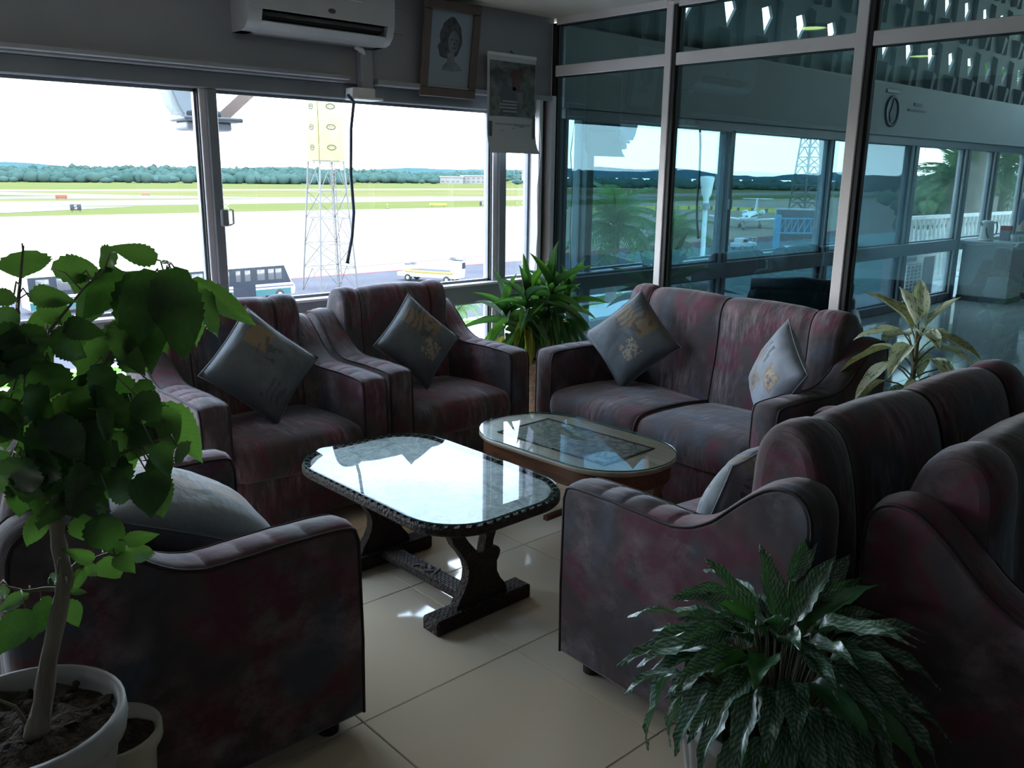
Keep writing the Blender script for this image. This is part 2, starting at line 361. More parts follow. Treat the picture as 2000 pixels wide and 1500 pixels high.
# glazing of the window wall
wn = 1
def window(x0, x1, z0, z1, y=4.57, m=None, fr=None):
    global wn
    r = setting('window_%d' % wn); wn += 1
    MB().box((x0, y-.003, z0), (x1, y+.003, z1)).build('pane', m or CLEAR, r)
    f = MB(); b = .016
    for a, c in (((x0, y-.015, z0), (x1, y+.015, z0+b)), ((x0, y-.015, z1-b), (x1, y+.015, z1)), ((x0, y-.015, z0), (x0+b, y+.015, z1)), ((x1-b, y-.015, z0), (x1, y+.015, z1))): f.box(a, c)
    f.build('frame', fr or ALUD, r); return r
edges = [(XL, -.10), (-.02, 1.925), (2.012, 3.932), (4.036, 4.30)]
for x0, x1 in edges: window(x0, x1, .832, 1.965)
for x0, x1 in edges: window(x0, x1, .10, .695)
# glass partition: posts, rails, panes
def pbox(mb, s0, s1, z0, z1, o0, o1, bev=.004, mi=0):
    return mb.box((o0, -s1, z0), (o1, -s0, z1), bev, mi)
mull = [(.0, .06), (.985, 1.065), (2.19, 2.28), (3.42, 3.51), (4.65, 4.74), (5.9, 5.99), (7.1, 7.19)]
tn = 20
for s0, s1 in mull:
    r = setting('trim_%d' % tn); tn += 1; r.matrix_world = PM
    pbox(MB(), s0, s1-.03, 0, 2.56, -.04, .03).build('light_face', BRONZE, r)
    pbox(MB(), s1-.034, s1, 0, 2.56, -.03, .05).build('dark_face', GASKET, r)
for (z0, z1) in ((0, .09), (2.212, 2.284), (2.545, 2.60)):
    r = setting('trim_%d' % tn); tn += 1; r.matrix_world = PM
    for (a, b), (c, d) in zip(mull, mull[1:]):
        pbox(MB(), b, c, z0, z1, -.032, .03).build('rail', BRONZE, r)
        if z0 > 2: pbox(MB(), b, c, z0-.004, z0, -.028, .03, 0).build('gasket', GASKET, r)
struct(MB().box((4.45, -3.2, 2.6), (4.75, 4.5, 4.4)), 'wall_right', WALLP)   # solid wall over the partition
for (a, b), (c, d) in zip(mull, mull[1:]):
    for z0, z1 in ((.09, 2.212), (2.284, 2.545)):
        r = setting('window_%d' % wn); wn += 1; r.matrix_world = PM
        m = MB(); m.add([(0, -b, z0), (0, -c, z0), (0, -c, z1), (0, -b, z1)], [(0, 1, 2, 3)]); m.build('pane', TEAL, r)
        f = MB()
        for q in ((b, b+.012, z0, z1), (c-.012, c, z0, z1)): pbox(f, *q, -.012, .012, 0)
        f.build('gasket', GASKET, r)
# ceiling downlights (seen mirrored in the upper panes)
BULB = mat('lit_diffuser', (.9, .85, .5), .5, emit=(1, .72, .22, 3.2))
for x, y, lb in ((3.08, 3.3, 'round lit ceiling downlight nearer the glass partition'), (1.15, 3.25, 'round lit ceiling downlight farther from the glass partition')):
    t = thing('ceiling_downlight', lb, 'ceiling light', (x, y, ZC))
    MB().lathe([(.125, -.001), (.125, -.014), (.112, -.02), (.104, -.012), (.104, -.002)], 28).build('trim_ring', WHITE, t)
    MB().lathe([(.001, -.008), (.104, -.008)], 28).build('diffuser', BULB, t)
    l = bpy.data.lights.new('downlight_lamp', 'SPOT'); l.energy = 2; l.color = (1, .86, .6); l.spot_size = radians(110); l.shadow_soft_size = .09
    o = bpy.data.objects.new('downlight_lamp', l); COL.objects.link(o); o.location = (x, y, ZC-.03)

# ------------------------------------------------------------------ things on the wall over the windows
ACW = mat('aged_white_plastic', (.40, .41, .42), .4, c2=(.36, .37, .38), scale=4)
ac = thing('air_conditioner', 'white split air conditioner mounted on the wall over the windows', 'air conditioner', (2.535, 4.47, 2.245))
m = MB(); w = .435
prof = [(0, 0), (-.10, .0), (-.15, .012), (-.185, .045), (-.205, .10), (-.21, .19), (-.21, .27), (-.20, .295), (-.17, .30), (0, .30)]
def extr(m, prof, x0, x1, mi=0, cap=True):
    n = len(prof); vs = [(x, y, z) for x in (x0, x1) for y, z in prof]
    m.add(vs, [(i, (i+1) % n, n+(i+1) % n, n+i) for i in range(n)], mi)
    if cap: m.add(vs, [tuple(reversed(range(n))), tuple(range(n, 2*n))], mi)
extr(m, [(0, .0), (-.10, .0), (-.10, .10), (-.212, .10), (-.212, .27), (-.20, .295), (-.17, .30), (0, .30)], -w+.003, w-.003)
smooth_angle(m.build('body', ACW, ac, fix=True), 30)
m = MB(); extr(m, prof, -w, -w+.075); smooth_angle(m.build('end_cap', ACW, ac, fix=True), 30)
m = MB(); extr(m, prof, w-.045, w); smooth_angle(m.build('end_cap', ACW, ac, fix=True), 30)
m = MB(); extr(m, [(-.10, 0), (-.15, .012), (-.183, .045), (-.178, .050), (-.145, .022), (-.10, .012)], -w+.075, w-.045); smooth_angle(m.build('lower_lip', ACW, ac, fix=True), 30)
m = MB(); extr(m, [(-.105, .10), (-.205, .10), (-.20, .115), (-.105, .115)], -w+.075, w-.045); m.build('outlet_slot', BLACK, ac, fix=True)
m = MB()
for k in range(3): m.box((-w+.08, -.12-.025*k, .06+.008*k), (w-.05, -.118-.025*k, .088+.004*k))
m.build('louvre', DARKG, ac)
MB().lathe([(.001, 0), (.022, 0), (.022, .004), (.001, .004)], 20).build('badge', DARKG, ac, M=Matrix.Translation((.03, -.214, .135)) @ Matrix.Rotation(radians(90), 4, 'X') @ Matrix.Diagonal((1, .55, 1, 1)))
MB().box((.10, -.2145, .20), (.22, -.212, .207)).build('logo_strip', ALU, ac)
cd = thing('cable_conduit', 'white cable conduit dropping from the air conditioner to the window head', 'conduit', (2.872, 4.47, 2.02))
MB().tube([(-.06, -.05, .225), (-.025, -.045, .215), (0, -.03, .18), (.002, -.025, .09), (.002, -.022, .03)], .018, 8).build('hose', WHITE, cd)
MB().box((-.03, -.05, -.06), (.05, 0, .215), .005).build('duct', WALLP, cd)
bx = thing('junction_box', 'small white junction box on the window head beside the conduit', 'box', (2.85, 4.46, 1.97))
MB().box((-.075, -.055, .0), (.075, .03, .055), .005).build('box_body', WHITE, bx); MB().box((-.08, -.10, -.012), (.10, .03, 0), .002).build('flap', WHITE, bx)
dc = thing('cable', 'black cable hanging loose in front of the window beside the mast', 'cable', (2.72, 4.37, 1.95))
MB().tube([(.03, .05, .03), (.035, .0, -.01), (.012, 0, -.15), (0, 0, -.40), (.012, 0, -.62), (-.005, 0, -.76), (-.04, 0, -.90)], .0098, 8).build('cable_run', mat('cable_rubber', (.045, .06, .10), .5), dc)
MB().tube([(-.04, 0, -.90), (-.043, 0, -.912)], .013, 8).build('cut_end', BLACK, dc)
sw = thing('wall_plate', 'small white plate on the wall between air conditioner and picture', 'plate', (3.12, 4.47, 2.42))
MB().box((-.05, -.012, -.07), (.05, 0, .07), .003).build('plate_body', WALLP, sw)
wi = thing('thin_wire', 'thin white wire hanging down the corner window post', 'wire', (4.27, 4.44, 1.96))
MB().tube([(.04, 0, .08), (0, -.01, 0), (.03, 0, -.25), (.0, 0, -.5), (.012, 0, -.8), (-.01, 0, -1.1)], .003, 5).build('wire_run', ALU, wi)

# framed portrait, leaning out at the top
WOOD = mat('pale_wood', (.105, .072, .058), .45, c2=(.085, .056, .045), scale=8, stretch=(1, 1, .15))
pf = thing('framed_portrait', 'wooden framed portrait drawing of a long haired head leaning out from the wall', 'picture', (3.48, 4.455, 2.015))
pf.rotation_euler = (radians(7.5), 0, 0)
hw, H, b = .218, .555, .058
for nm, a, c in (('rail', (-hw, -.025, 0), (hw, 0, b)), ('rail', (-hw, -.025, H-b), (hw, 0, H)), ('stile', (-hw, -.025, b), (-hw+b, 0, H-b)), ('stile', (hw-b, -.025, b), (hw, 0, H-b))):
    MB().box(a, c, .006).build(nm, WOOD, pf)
DRAW = mat('drawing_paper', (.22, .265, .31), .6); INK = mat('charcoal_drawing', (.028, .032, .038), .8, c2=(.07, .078, .09), scale=30); FACE = mat('drawn_face', (.09, .10, .115), .8, c2=(.17, .19, .21), scale=14)
sh = MB().box((-hw+b-.005, -.008, b-.005), (hw-b+.005, -.006, H-b+.005)).build('drawing', DRAW, pf)
def blob(pts, y, m, nm):
    k = MB(); n = len(pts); k.add([(x, y, z) for x, z in pts], [tuple(range(n))]); k.build(nm, m, sh)
def ell(cx, cz, rx, rz, n=28, w=.0, s=1): return [(cx+rx*cos(2*pi*i/n)*(1+w*sin(5*i+s)), cz+rz*sin(2*pi*i/n)*(1+w*sin(7*i+s))) for i in range(n)]
blob(ell(.0, .345, .085, .118, 40, .05), -.0082, INK, 'drawn_hair'); blob(ell(-.03, .285, .065, .06, 30, .07), -.0083, INK, 'drawn_hair')
blob([(-.02, .26), (.03, .27), (.04, .215), (.085, .19), (.10, .165), (.02, .155), (-.06, .16), (-.045, .19), (-.02, .21)], -.0084, FACE, 'drawn_shoulders')
blob(ell(.022, .325, .042, .066, 30), -.0085, FACE, 'drawn_face')
for x, z, rx, rz in ((.008, .338, .011, .005), (.042, .338, .010, .005), (.026, .316, .006, .010), (.026, .292, .014, .005)): blob(ell(x, z, rx, rz, 14), -.0087, INK, 'drawn_feature')

# wall calendar
cal = thing('wall_calendar', 'wall calendar with a dark photo above a white page, hanging beside the corner', 'calendar', (3.99, 4.405, 1.69))
pg = MB(); hw = .215
rows = [(0.0, -.055), (.03, -.03), (.07, -.012), (.12, -.003), (.25, 0), (.40, 0), (.61, 0)]
vs = [(x, y-.002*cos(9*x), z) for z, y in rows for x in (-hw, -.07, .07, hw)]
pg.add(vs, [(i*4+j, i*4+j+1, i*4+j+5, i*4+j+4) for i in range(len(rows)-1) for j in range(3)], 0, True)
pgo = pg.build('page', PAPER, cal)
PHO = mat('dark_photograph', (.045, .05, .045), .5, c2=(.13, .13, .12), scale=11, detail=5, lo=.42, hi=.62, dist=1.5)
MB().box((-.195, -.0045, .235), (.205, -.0035, .575)).build('photo', PHO, pgo)
RED = mat('printed_red', (.10, .035, .035), .6); PRN = mat('print_grey', (.28, .29, .31), .7)
MB().box((.0, -.0052, .40), (.07, -.0046, .53)).build('photo_detail', RED, pgo); MB().box((-.10, -.0052, .25), (.03, -.0046, .42)).build('photo_detail', DARKG, pgo)
for z in (.262, .285, .305, .325): MB().box((-.10+.02*sin(z*80), -.0056, z), (.04, -.0052, z+.009)).build('photo_stripe', PRN, pgo)
MB().box((-.205, -.008, .105), (-.178, -.007, .20)).build('photo_detail', DARKG, pgo); MB().box((.185, -.008, .10), (.207, -.007, .235)).build('photo_detail', DARKG, pgo)
for x, z, w, h in ((-.075, .185, .075, .008), (.085, .185, .075, .008), (.085, .172, .022, .007), (.01, .16, .012, .006), (-.09, .145, .010, .006), (.02, .085, .02, .007), (-.01, .045, .05, .008), (.04, .052, .03, .004)):
    MB().box((x-w, -.007-max(0, (.1-z)*.12), z-h/2), (x+w, -.0062-max(0, (.1-z)*.12), z+h/2)).build('printed_line', PRN, pgo)
MB().box((-hw, -.006, .605), (hw, .006, .625), .002).build('binding_strip', WHITE, cal); MB().tube([(0, -.004, .63), (0, .02, .645)], .004, 6).build('nail', DARKG, cal)
# ------------------------------------------------------------------ velour sofas and armchairs
AW = .13; D = .84
def curve(P, k=3):
    # Catmull-Rom through an open outline
    r = []
    for i in range(len(P)-1):
        p0, p1, p2, p3 = (Vector(P[max(0, i-1)]), Vector(P[i]), Vector(P[i+1]), Vector(P[min(len(P)-1, i+2)]))
        for j in range(k):
            t = j/k; r.append(tuple(.5*((2*p1)+(p2-p0)*t+(2*p0-5*p1+4*p2-p3)*t*t+(3*p1-p0-3*p2+p3)*t**3)))
    return r+[P[-1]]
ARM = [(0, .06), (-.004, .30), (0, .59), (.012, .628), (.05, .640), (.20, .646), (.38, .642), (.47, .655), (.545, .695), (.60, .745), (.655, .795), (.71, .832), (.765, .842), (.81, .825), (.835, .78), (.84, .70), (.84, .06)]
ARM = ARM[:3]+curve(ARM[3:-1])[0:]+ARM[-1:]
CREASES = [.145, .235, .325, .415]
for s_ in CREASES:                      # extra points so the cloth can fold there
    i = max(j for j in range(len(ARM)//2) if ARM[j][0] < s_-.009 and ARM[j][1] > .5)
    z_ = ARM[i][1]+(ARM[i+1][1]-ARM[i][1])*.5; keep = [p for p in ARM[i+1:] if not (p[0] < s_+.009 and p[1] > .5)]
    ARM = ARM[:i+1]+[(s_-.008, z_), (s_, z_), (s_+.008, z_)]+keep
ARMF = [(s, z-(.0045 if any(abs(s-c) < 1e-6 for c in CREASES) and z > .5 else 0)) for s, z in ARM]
def offset(poly, d):
    n = len(poly); r = []
    for i in range(n):
        a = Vector(poly[i-1]); b = Vector(poly[i]); c = Vector(poly[(i+1) % n])
        e1 = (b-a).normalized(); e2 = (c-b).normalized(); nn = Vector((-(e1.y+e2.y), e1.x+e2.x))
        nn = nn.normalized() if nn.length > 1e-6 else Vector((-e1.y, e1.x)); k = max(.6, abs(nn.dot(Vector((-e1.y, e1.x)))))
        r.append(tuple(b-nn*(d/k)))
    return r
def extrude_soft(prof, xs, insets, alt=None):
    """closed profile (s, z), clockwise seen from +x; a loop per x, inset inwards"""
    m = MB(); n = len(prof); loops = []
    for x, d in zip(xs, insets):
        pf = alt if alt and 0 < xs.index(x) < len(xs)-1 and .004 < abs(x-xs[0]) and abs(x-xs[-1]) > .01 else prof
        loops.append([(x, s, z) for s, z in (offset(pf, d) if d else pf)])
    vs = [v for l in loops for v in l]
    fs = [(i*n+k, i*n+(k+1) % n, (i+1)*n+(k+1) % n, (i+1)*n+k) for i in range(len(xs)-1) for k in range(n)]
    fs += [tuple(reversed(range(n))), tuple(range((len(xs)-1)*n, len(xs)*n))]
    m.add(vs, fs, 0, True); m.sm[-1] = m.sm[-2] = False; return m
BACK = [(.53, .30), (.545, .45), (.572, .62), (.588, .76), (.592, .84), (.603, .90), (.632, .942), (.675, .957), (.72, .948), (.757, .915), (.785, .85), (.808, .75), (.825, .60), (.835, .30), (.838, .08), (.56, .08)]
BACK = curve(BACK[:-2])+BACK[-2:]
SEAT = [(-.005, .285), (-.022, .33), (-.02, .38), (.0, .418), (.04, .436), (.15, .446), (.35, .444), (.52, .43), (.545, .28)]
SEAT = curve(SEAT[:-1], 2)+SEAT[-1:]
def panels(total, seams):
    xs, ins = [], []
    ed = [0]+seams+[total]
    for a, b in zip(ed, ed[1:]):
        for t, d in ((0, .014), (.06, .004), (.2, -.003), (.5, -.007), (.8, -.003), (.94, .004)):
            xs.append(a+(b-a)*t); ins.append(d)
    xs.append(total); ins.append(.014)
    return xs, ins
def neg(d): return d
def make_sofa(name, label, cat, W, seats, seams, loc, rz, group, wob=0):
    """front faces -y, origin at the middle of the front edge on the floor"""
    r = thing(name, label, cat, loc, rz, group); r['label'] = label
    hw = W/2
    MB().box((-hw+.03, .035, .065), (hw-.03, D-.02, .285), .012).build('base', FAB, r)
    MB().box((-hw+AW, .005, .06), (hw-AW, .04, .30), .01).build('front_panel', FAB, r)
    iw = W-2*AW
    for k in range(seats):
        w = iw/seats
        xs = [0, .012, .05, w*.3, w*.5, w*.7, w-.05, w-.012, w]; ins = [.03, .010, 0, -.006, -.009, -.006, 0, .010, .03]
        m = extrude_soft(SEAT, [x-hw+AW+k*w for x in xs], ins); c = m.build('seat_cushion', FAB, r, fix=True)
        if seats > 1 and k == 0:
            x = -hw+AW+w; MB().tube([(x, s, z) for s, z in SEAT[:-1]], .006, 6).build('piping', PIPE, c)
    bw = iw+.05; xs, ins = panels(bw, seams)
    xs = [0]+[.006]+xs[1:-1]+[bw-.006, bw]; ins = [.035, .018]+ins[1:-1]+[.018, .035]
    b = extrude_soft(BACK, [x-bw/2 for x in xs], ins).build('backrest', FAB, r, fix=True)
    for x in seams+[.012, bw-.012]:
        d = .012 if x in seams else .016
        pr = offset(BACK, d)
        MB().tube([(x-bw/2, s, z) for s, z in pr[:-2]], .0058, 6).build('piping', PIPE, b)
    for sgn in (-1, 1):
        x0 = -hw if sgn < 0 else hw-AW
        a = extrude_soft(ARM, [x0, x0+.008, x0+.03, x0+AW/2, x0+AW-.03, x0+AW-.008, x0+AW], [.016, .004, -.003, -.007, -.003, .004, .016], ARMF).build('armrest', FAB, r, fix=True)
        for x in (x0+.004, x0+AW-.004):
            MB().tube([(x, s, z) for s, z in offset(ARM, .006)[:-1]], .0048, 6).build('piping', PIPE, a)
    for sx in (-1, 1):
        for y in (.08, D-.10):
            MB().lathe([(.03, 0), (.034, .062)], 12, close=True).build('foot', FOOT, r, (sx*(hw-.08), y, 0))
    return r
G5 = 'purple velour suite around the coffee tables'
chair1 = make_sofa('armchair', 'purple velour armchair with its back to the window, nearest the leafy tree plant', 'armchair', .89, 1, [.11, .55], (1.735, 3.24, 0), 0, G5)
chair2 = make_sofa('armchair', 'purple velour armchair in front of the window next to the corner plant', 'armchair', .89, 1, [.11, .57], (2.68, 3.29, 0), radians(-1), G5)
love1 = make_sofa('loveseat', 'purple velour two seat sofa with its back to the glass partition', 'sofa', 1.54, 2, [.14, .64, 1.16], (3.13, 2.53, 0), radians(-90-4), G5)
love2 = make_sofa('loveseat', 'purple velour two seat sofa seen from behind, facing the coffee tables', 'sofa', 1.54, 2, [.16, .66, 1.17], (2.565, 1.705, 0), radians(180-2), G5)
love3 = make_sofa('loveseat', 'purple velour sofa at the right edge, standing back to back with another', 'sofa', 1.54, 2, [.16, .66, 1.17], (2.65, -.004, 0), radians(0), G5)
chair3 = make_sofa('armchair', 'purple velour armchair in the left foreground behind the potted tree', 'armchair', .89, 1, [.11, .57], (1.155, 2.305, 0), radians(90), G5)

# ------------------------------------------------------------------ scatter cushions
def pillow_mesh(s, t, seed, pinch=.10):
    N = 15; r = random.Random(seed); vs = []; fs = []
    def P(u, v, sg):
        e = (1-u*u)*(1-v*v)
        z = t*(e**.42)*.5*sg if e > 0 else 0
        x = s/2*u*(1-.075*(1-v*v)*abs(u)); y = s/2*v*(1-.075*(1-u*u)*abs(v))
        nn = noise.noise(Vector((u*1.6+seed, v*1.6, sg*3)))*.012+noise.noise(Vector((u*4+seed, v*4, sg)))*.005
        return (x, y, z+nn*sg*(e**.5 if e > 0 else 0)*(1 if t > .1 else .7))
    for sg in (1, -1):
        b = len(vs)
        for i in range(N+1):
            for j in range(N+1): vs.append(P(-1+2*i/N, -1+2*j/N, sg))
        for i in range(N):
            for j in range(N):
                q = [b+i*(N+1)+j, b+(i+1)*(N+1)+j, b+(i+1)*(N+1)+j+1, b+i*(N+1)+j+1]
                fs.append(q if sg > 0 else q[::-1])
    return vs, fs
def cushion(label, c, up, nrm, s, t, seed, m, cat='cushion'):
    n = Vector(nrm).normalized(); u = Vector(up); u = (u-n*u.dot(n)).normalized(); x = u.cross(n)
    k = thing('scatter_cushion', label, cat, (0, 0, 0), 0, 'printed scatter cushions')
    M = Matrix(((x.x, u.x, n.x, c[0]), (x.y, u.y, n.y, c[1]), (x.z, u.z, n.z, c[2]), (0, 0, 0, 1)))
    k.matrix_world = M @ Matrix.Rotation(radians(45), 4, 'Z') if t > 0 else M
    mb = MB(); vs, fs = pillow_mesh(s, abs(t), seed); mb.add(vs, fs, 0, True); mb.build('cushion_cover', m, k, fix=True)
    e = [(-1+2*i/10) for i in range(11)]
    def E(u, v): return (s/2*u*(1-.075*(1-v*v)*abs(u)), s/2*v*(1-.075*(1-u*u)*abs(v)), 0)
    pts = [E(a, -1) for a in e]+[E(1, a) for a in e[1:]]+[E(-a, 1) for a in e[1:]]+[E(-1, -a) for a in e[1:]]
    MB().tube(pts, .0032, 5).build('seam_cord', CD, k)
    return k
CA = cushion_cloth('cushion_cloth_dark', (.105, .125, .14), [(.085, .085, .055, 'ochre'), (.06, .02, .05, 'sketch'), (-.09, -.10, .05, 'sketch')])
CA2 = cushion_cloth('cushion_cloth_patch', (.105, .125, .14), [(.06, .10, .05, 'ochre'), (.11, .01, .06, 'ochre'), (.08, .06, .08, 'sketch'), (-.02, -.06, .05, 'pale')])
CB = cushion_cloth('cushion_cloth_grey', (.23, .255, .30), [(-.075, .035, .05, 'ochre'), (-.075, .035, .028, 'curl'), (.035, -.075, .048, 'ochre'), (.035, -.075, .027, 'curl'), (.07, .07, .05, 'sketch'), (.04, -.08, .04, 'pale'), (.02, .11, .03, 'ochre')])
CC = cushion_cloth('cushion_cloth_sketch', (.21, .235, .255), [(.05, .13, .045, 'ochre'), (-.06, .06, .06, 'pale'), (.04, .05, .09, 'sketch'), (-.05, -.10, .06, 'ochre')])
CD = mat('cushion_cord', (.16, .17, .19), .8)
cushion('grey printed cushion standing on its corner on the armchair by the leafy tree', (1.715, 3.56, .70), (0, .45, 1), (-.05, -1, .45), .405, .16, 3, CA)
cushion('grey printed cushion standing on its corner on the armchair beside the corner plant', (2.63, 3.62, .695), (.05, .38, 1), (-.1, -1, .4), .37, .15, 7, CA2)
cushion('grey printed cushion leaning in the window end of the sofa by the partition', (3.565, 2.95, .69), (.42, .10, 1), (-1, -.35, .36), .40, .16, 12, CA2)
cushion('grey cushion with an ochre square, near end of the sofa by the partition', (3.43, 1.985, .685), (.32, .10, 1), (-.85, .60, .26), .38, .16, 20, CB)
cushion('plump grey cushion resting in the left foreground armchair', (.86, 2.36, .605), (-1, .10, .55), (.45, -.05, 1), .50, -.20, 31, CC)
cushion('pale cushion half hidden behind the armrest of the near sofa', (2.22, 1.40, .57), (.1, -.35, 1), (-.2, 1, .35), .36, -.15, 44, CC)
# ------------------------------------------------------------------ coffee tables
def rrect(hx, hy, r, n=10):
    pts = []
    for cx, cy, a0 in ((hx-r, hy-r, 0), (-hx+r, hy-r, 90), (-hx+r, -hy+r, 180), (hx-r, -hy+r, 270)):
        for k in range(n+1):
            a = radians(a0+90*k/n); pts.append((cx+r*cos(a), cy+r*sin(a)))
    return pts
def slab(poly, z0, z1, bev=.003):
    m = MB(); n = len(poly); zs = [(z0, bev), (z0+bev, 0), (z1-bev, 0), (z1, bev)]
    cx = sum(p[0] for p in poly)/n; cy = sum(p[1] for p in poly)/n; vs = []
    for z, d in zs:
        for x, y in poly:
            l = sqrt((x-cx)**2+(y-cy)**2); vs.append((x-(x-cx)/l*d, y-(y-cy)/l*d, z))
    fs = [(i*n+k, i*n+(k+1) % n, (i+1)*n+(k+1) % n, (i+1)*n+k) for i in range(3) for k in range(n)]
    fs += [tuple(reversed(range(n))), tuple(range(3*n, 4*n))]
    return m.add(vs, fs, 0, False)
DWOOD = mat('carved_dark_wood', (.026, .018, .015), .6, c2=(.050, .034, .028), scale=60, bump=.7, bscale=90, spec=.25)
CARVE = mat('basket_carving', (.085, .065, .056), .5)
RWOOD = mat('reddish_table_wood', (.16, .062, .026), .35, c2=(.085, .032, .016), scale=9, stretch=(6, .7, 6))
def marblecloth():
    m, t, o = newmat('crumpled_silver_cloth'); L = t.links.new
    p = nd(t, 'ShaderNodeBsdfPrincipled'); p.inputs['Roughness'].default_value = .5
    tcx = nd(t, 'ShaderNodeTexCoord'); n = nd(t, 'ShaderNodeTexNoise'); n.inputs['Scale'].default_value = 7; n.inputs['Detail'].default_value = 5; n.inputs['Distortion'].default_value = 2.2
    L(tcx.outputs['Object'], n.inputs['Vector']); r = ramp(t, [(.36, (.10, .115, .12)), (.47, (.33, .36, .37)), (.52, (.16, .18, .19)), (.6, (.42, .45, .46)), (.7, (.22, .25, .26))])
    L(n.outputs[0], r.inputs[0]); L(r.outputs[0], p.inputs['Base Color']); L(p.outputs[0], o.inputs[0]); return m
TGLASS = glassmat('table_glass', (.86, .93, .91), (.54, .55, .63)); GEDGE = mat('glass_edge', (.04, .16, .14), .15)
def glass_top(poly, z0, z1, parent):
    g = slab(poly, z0, z1, .002); top = len(g.f)-1
    g.mi = [1]*len(g.mi); g.mi[top] = 0; g.mi[top-1] = 0
    n = len(poly); g.f.pop(top-1); g.mi.pop(top-1); g.sm.pop(top-1)   # one reflecting face is enough
    return g.build('glass_top', [TGLASS, GEDGE], parent)
t1 = thing('coffee_table', 'carved dark wood coffee table with a white reflecting glass top', 'coffee table', (1.835, 2.485, 0), radians(1))
Z = .462
frame = rrect(.315, .515, .20, 12)
slab(frame, Z-.045, Z-.014, .006).build('table_top', DWOOD, t1)
slab(rrect(.285, .485, .18, 12), Z-.0139, Z-.012, .0005).build('inlay_cloth', marblecloth(), t1)
# carved rope border, one twisted piece after another
n = 76; per = []
poly = rrect(.300, .500, .19, 20); acc = [0]
for i in range(len(poly)): acc.append(acc[-1]+(Vector(poly[(i+1) % len(poly)])-Vector(poly[i])).length)
cm = None
def along(d):
    d %= acc[-1]
    for i in range(len(poly)):
        if acc[i] <= d <= acc[i+1]:
            a = Vector(poly[i]); b = Vector(poly[(i+1) % len(poly)]); t_ = (d-acc[i])/max(1e-9, acc[i+1]-acc[i]); return a.lerp(b, t_), (b-a).normalized() if (b-a).length > 1e-9 else Vector((1, 0))
    return Vector(poly[0]), Vector((1, 0))
cm = MB(); cm.add([(-.014, -.010, 0), (.006, -.010, 0), (.014, .010, 0), (-.006, .010, 0), (-.008, -.006, .008), (.004, -.006, .008), (.008, .006, .008), (-.004, .006, .008)], [(4, 5, 6, 7), (0, 1, 5, 4), (1, 2, 6, 5), (2, 3, 7, 6), (3, 0, 4, 7)])
cme = None
for k in range(n):
    p_, d_ = along(acc[-1]*k/n)
    M = Matrix.Translation((p_.x, p_.y, Z-.0145)) @ Matrix.Rotation(atan2(d_.y, d_.x), 4, 'Z')
    if cme is None: o = cm.build('carved_border_piece', DWOOD, t1, M=M); cme = o.data
    else: inst('carved_border_piece', cme, t1, M=M)
glass_top(rrect(.310, .510, .20, 12), Z-.006, Z, t1)
def legprofile():
    L_ = [(-.150, .415), (-.152, .385), (-.146, .345), (-.125, .300), (-.095, .262), (-.072, .225), (-.062, .190), (-.066, .155), (-.083, .120), (-.108, .085), (-.122, .055)]
    R_ = [(.122, .055), (.115, .085), (.088, .118), (.072, .150), (.070, .185), (.082, .205), (.088, .226), (.078, .243), (.060, .244), (.045, .236), (.052, .280), (.072, .325), (.086, .365), (.096, .415)]
    return L_+R_
HOLE = [(-.062, .405), (-.098, .385), (-.092, .345), (-.062, .300), (-.030, .262), (-.008, .232), (.004, .232), (.012, .270), (.022, .310), (.032, .350), (.034, .385), (.015, .398), (-.02, .394)]
def ring_leg(parent, y):
    # carved plank leg pierced by one tall opening: built as two limbs joined at the waist
    left = [(-.150, .415), (-.152, .385), (-.146, .345), (-.125, .300), (-.095, .262), (-.072, .225), (-.062, .190), (.0, .190), (-.004, .232), (-.030, .262), (-.062, .300), (-.092, .345), (-.098, .385), (-.085, .398), (-.062, .405), (-.062, .415)]
    right = [(.0, .190), (.071, .190), (.082, .205), (.088, .226), (.078, .243), (.060, .246), (.047, .240), (.054, .280), (.072, .325), (.086, .365), (.096, .415), (.015, .415), (.030, .398), (.034, .385), (.032, .350), (.022, .310), (.012, .270), (.004, .232), (-.004, .232)]
    waist = [(-.062, .190), (-.066, .155), (-.083, .120), (-.108, .085), (-.122, .055), (.122, .055), (.115, .085), (.088, .118), (.072, .150), (.071, .190), (0, .190)]
    M = Matrix.Translation((0, y, 0)) @ Matrix(((1, 0, 0, 0), (0, 0, 1, 0), (0, 1, 0, 0), (0, 0, 0, 1)))
    m = MB()
    for pl in (left, right, waist): m.prism(pl, -.019, .019, 0, M)
    m.box((-.16, y-.025, .405), (.16, y+.025, .42), .003)
    return m.build('leg', DWOOD, parent, fix=True)
for y in (-.305, .295): ring_leg(t1, y)
def carved_bar(name, a, b, ws, parent, nx, ny):
    # timber with a cut basket weave: rows of raised pips joined into one skin
    x0, y0, z0 = a; x1, y1, z1 = b
    m = MB().box(a, b, .008)
    o = m.build(name, DWOOD, parent); k = MB()
    for i in range(nx):
        for j in range(ny):
            u0 = x0+.008+(x1-x0-.016)*i/nx; u1 = x0+.008+(x1-x0-.016)*(i+.82)/nx; v0 = y0+.008+(y1-y0-.016)*j/ny; v1 = y0+.008+(y1-y0-.016)*(j+.82)/ny
            if (i+j) % 2: u1 -= (u1-u0)*.2
            else: v1 -= (v1-v0)*.2
            k.add([(u0, v0, z1-.001), (u1, v0, z1-.001), (u1, v1, z1-.001), (u0, v1, z1-.001), (u0+.001, v0+.001, z1+.003), (u1-.001, v0+.001, z1+.003), (u1-.001, v1-.001, z1+.003), (u0+.001, v1-.001, z1+.003)], [(4, 5, 6, 7), (0, 1, 5, 4), (1, 2, 6, 5), (2, 3, 7, 6), (3, 0, 4, 7)])
    c = k.build('carved_pips', CARVE, o); c['kind'] = 'stuff'; return o
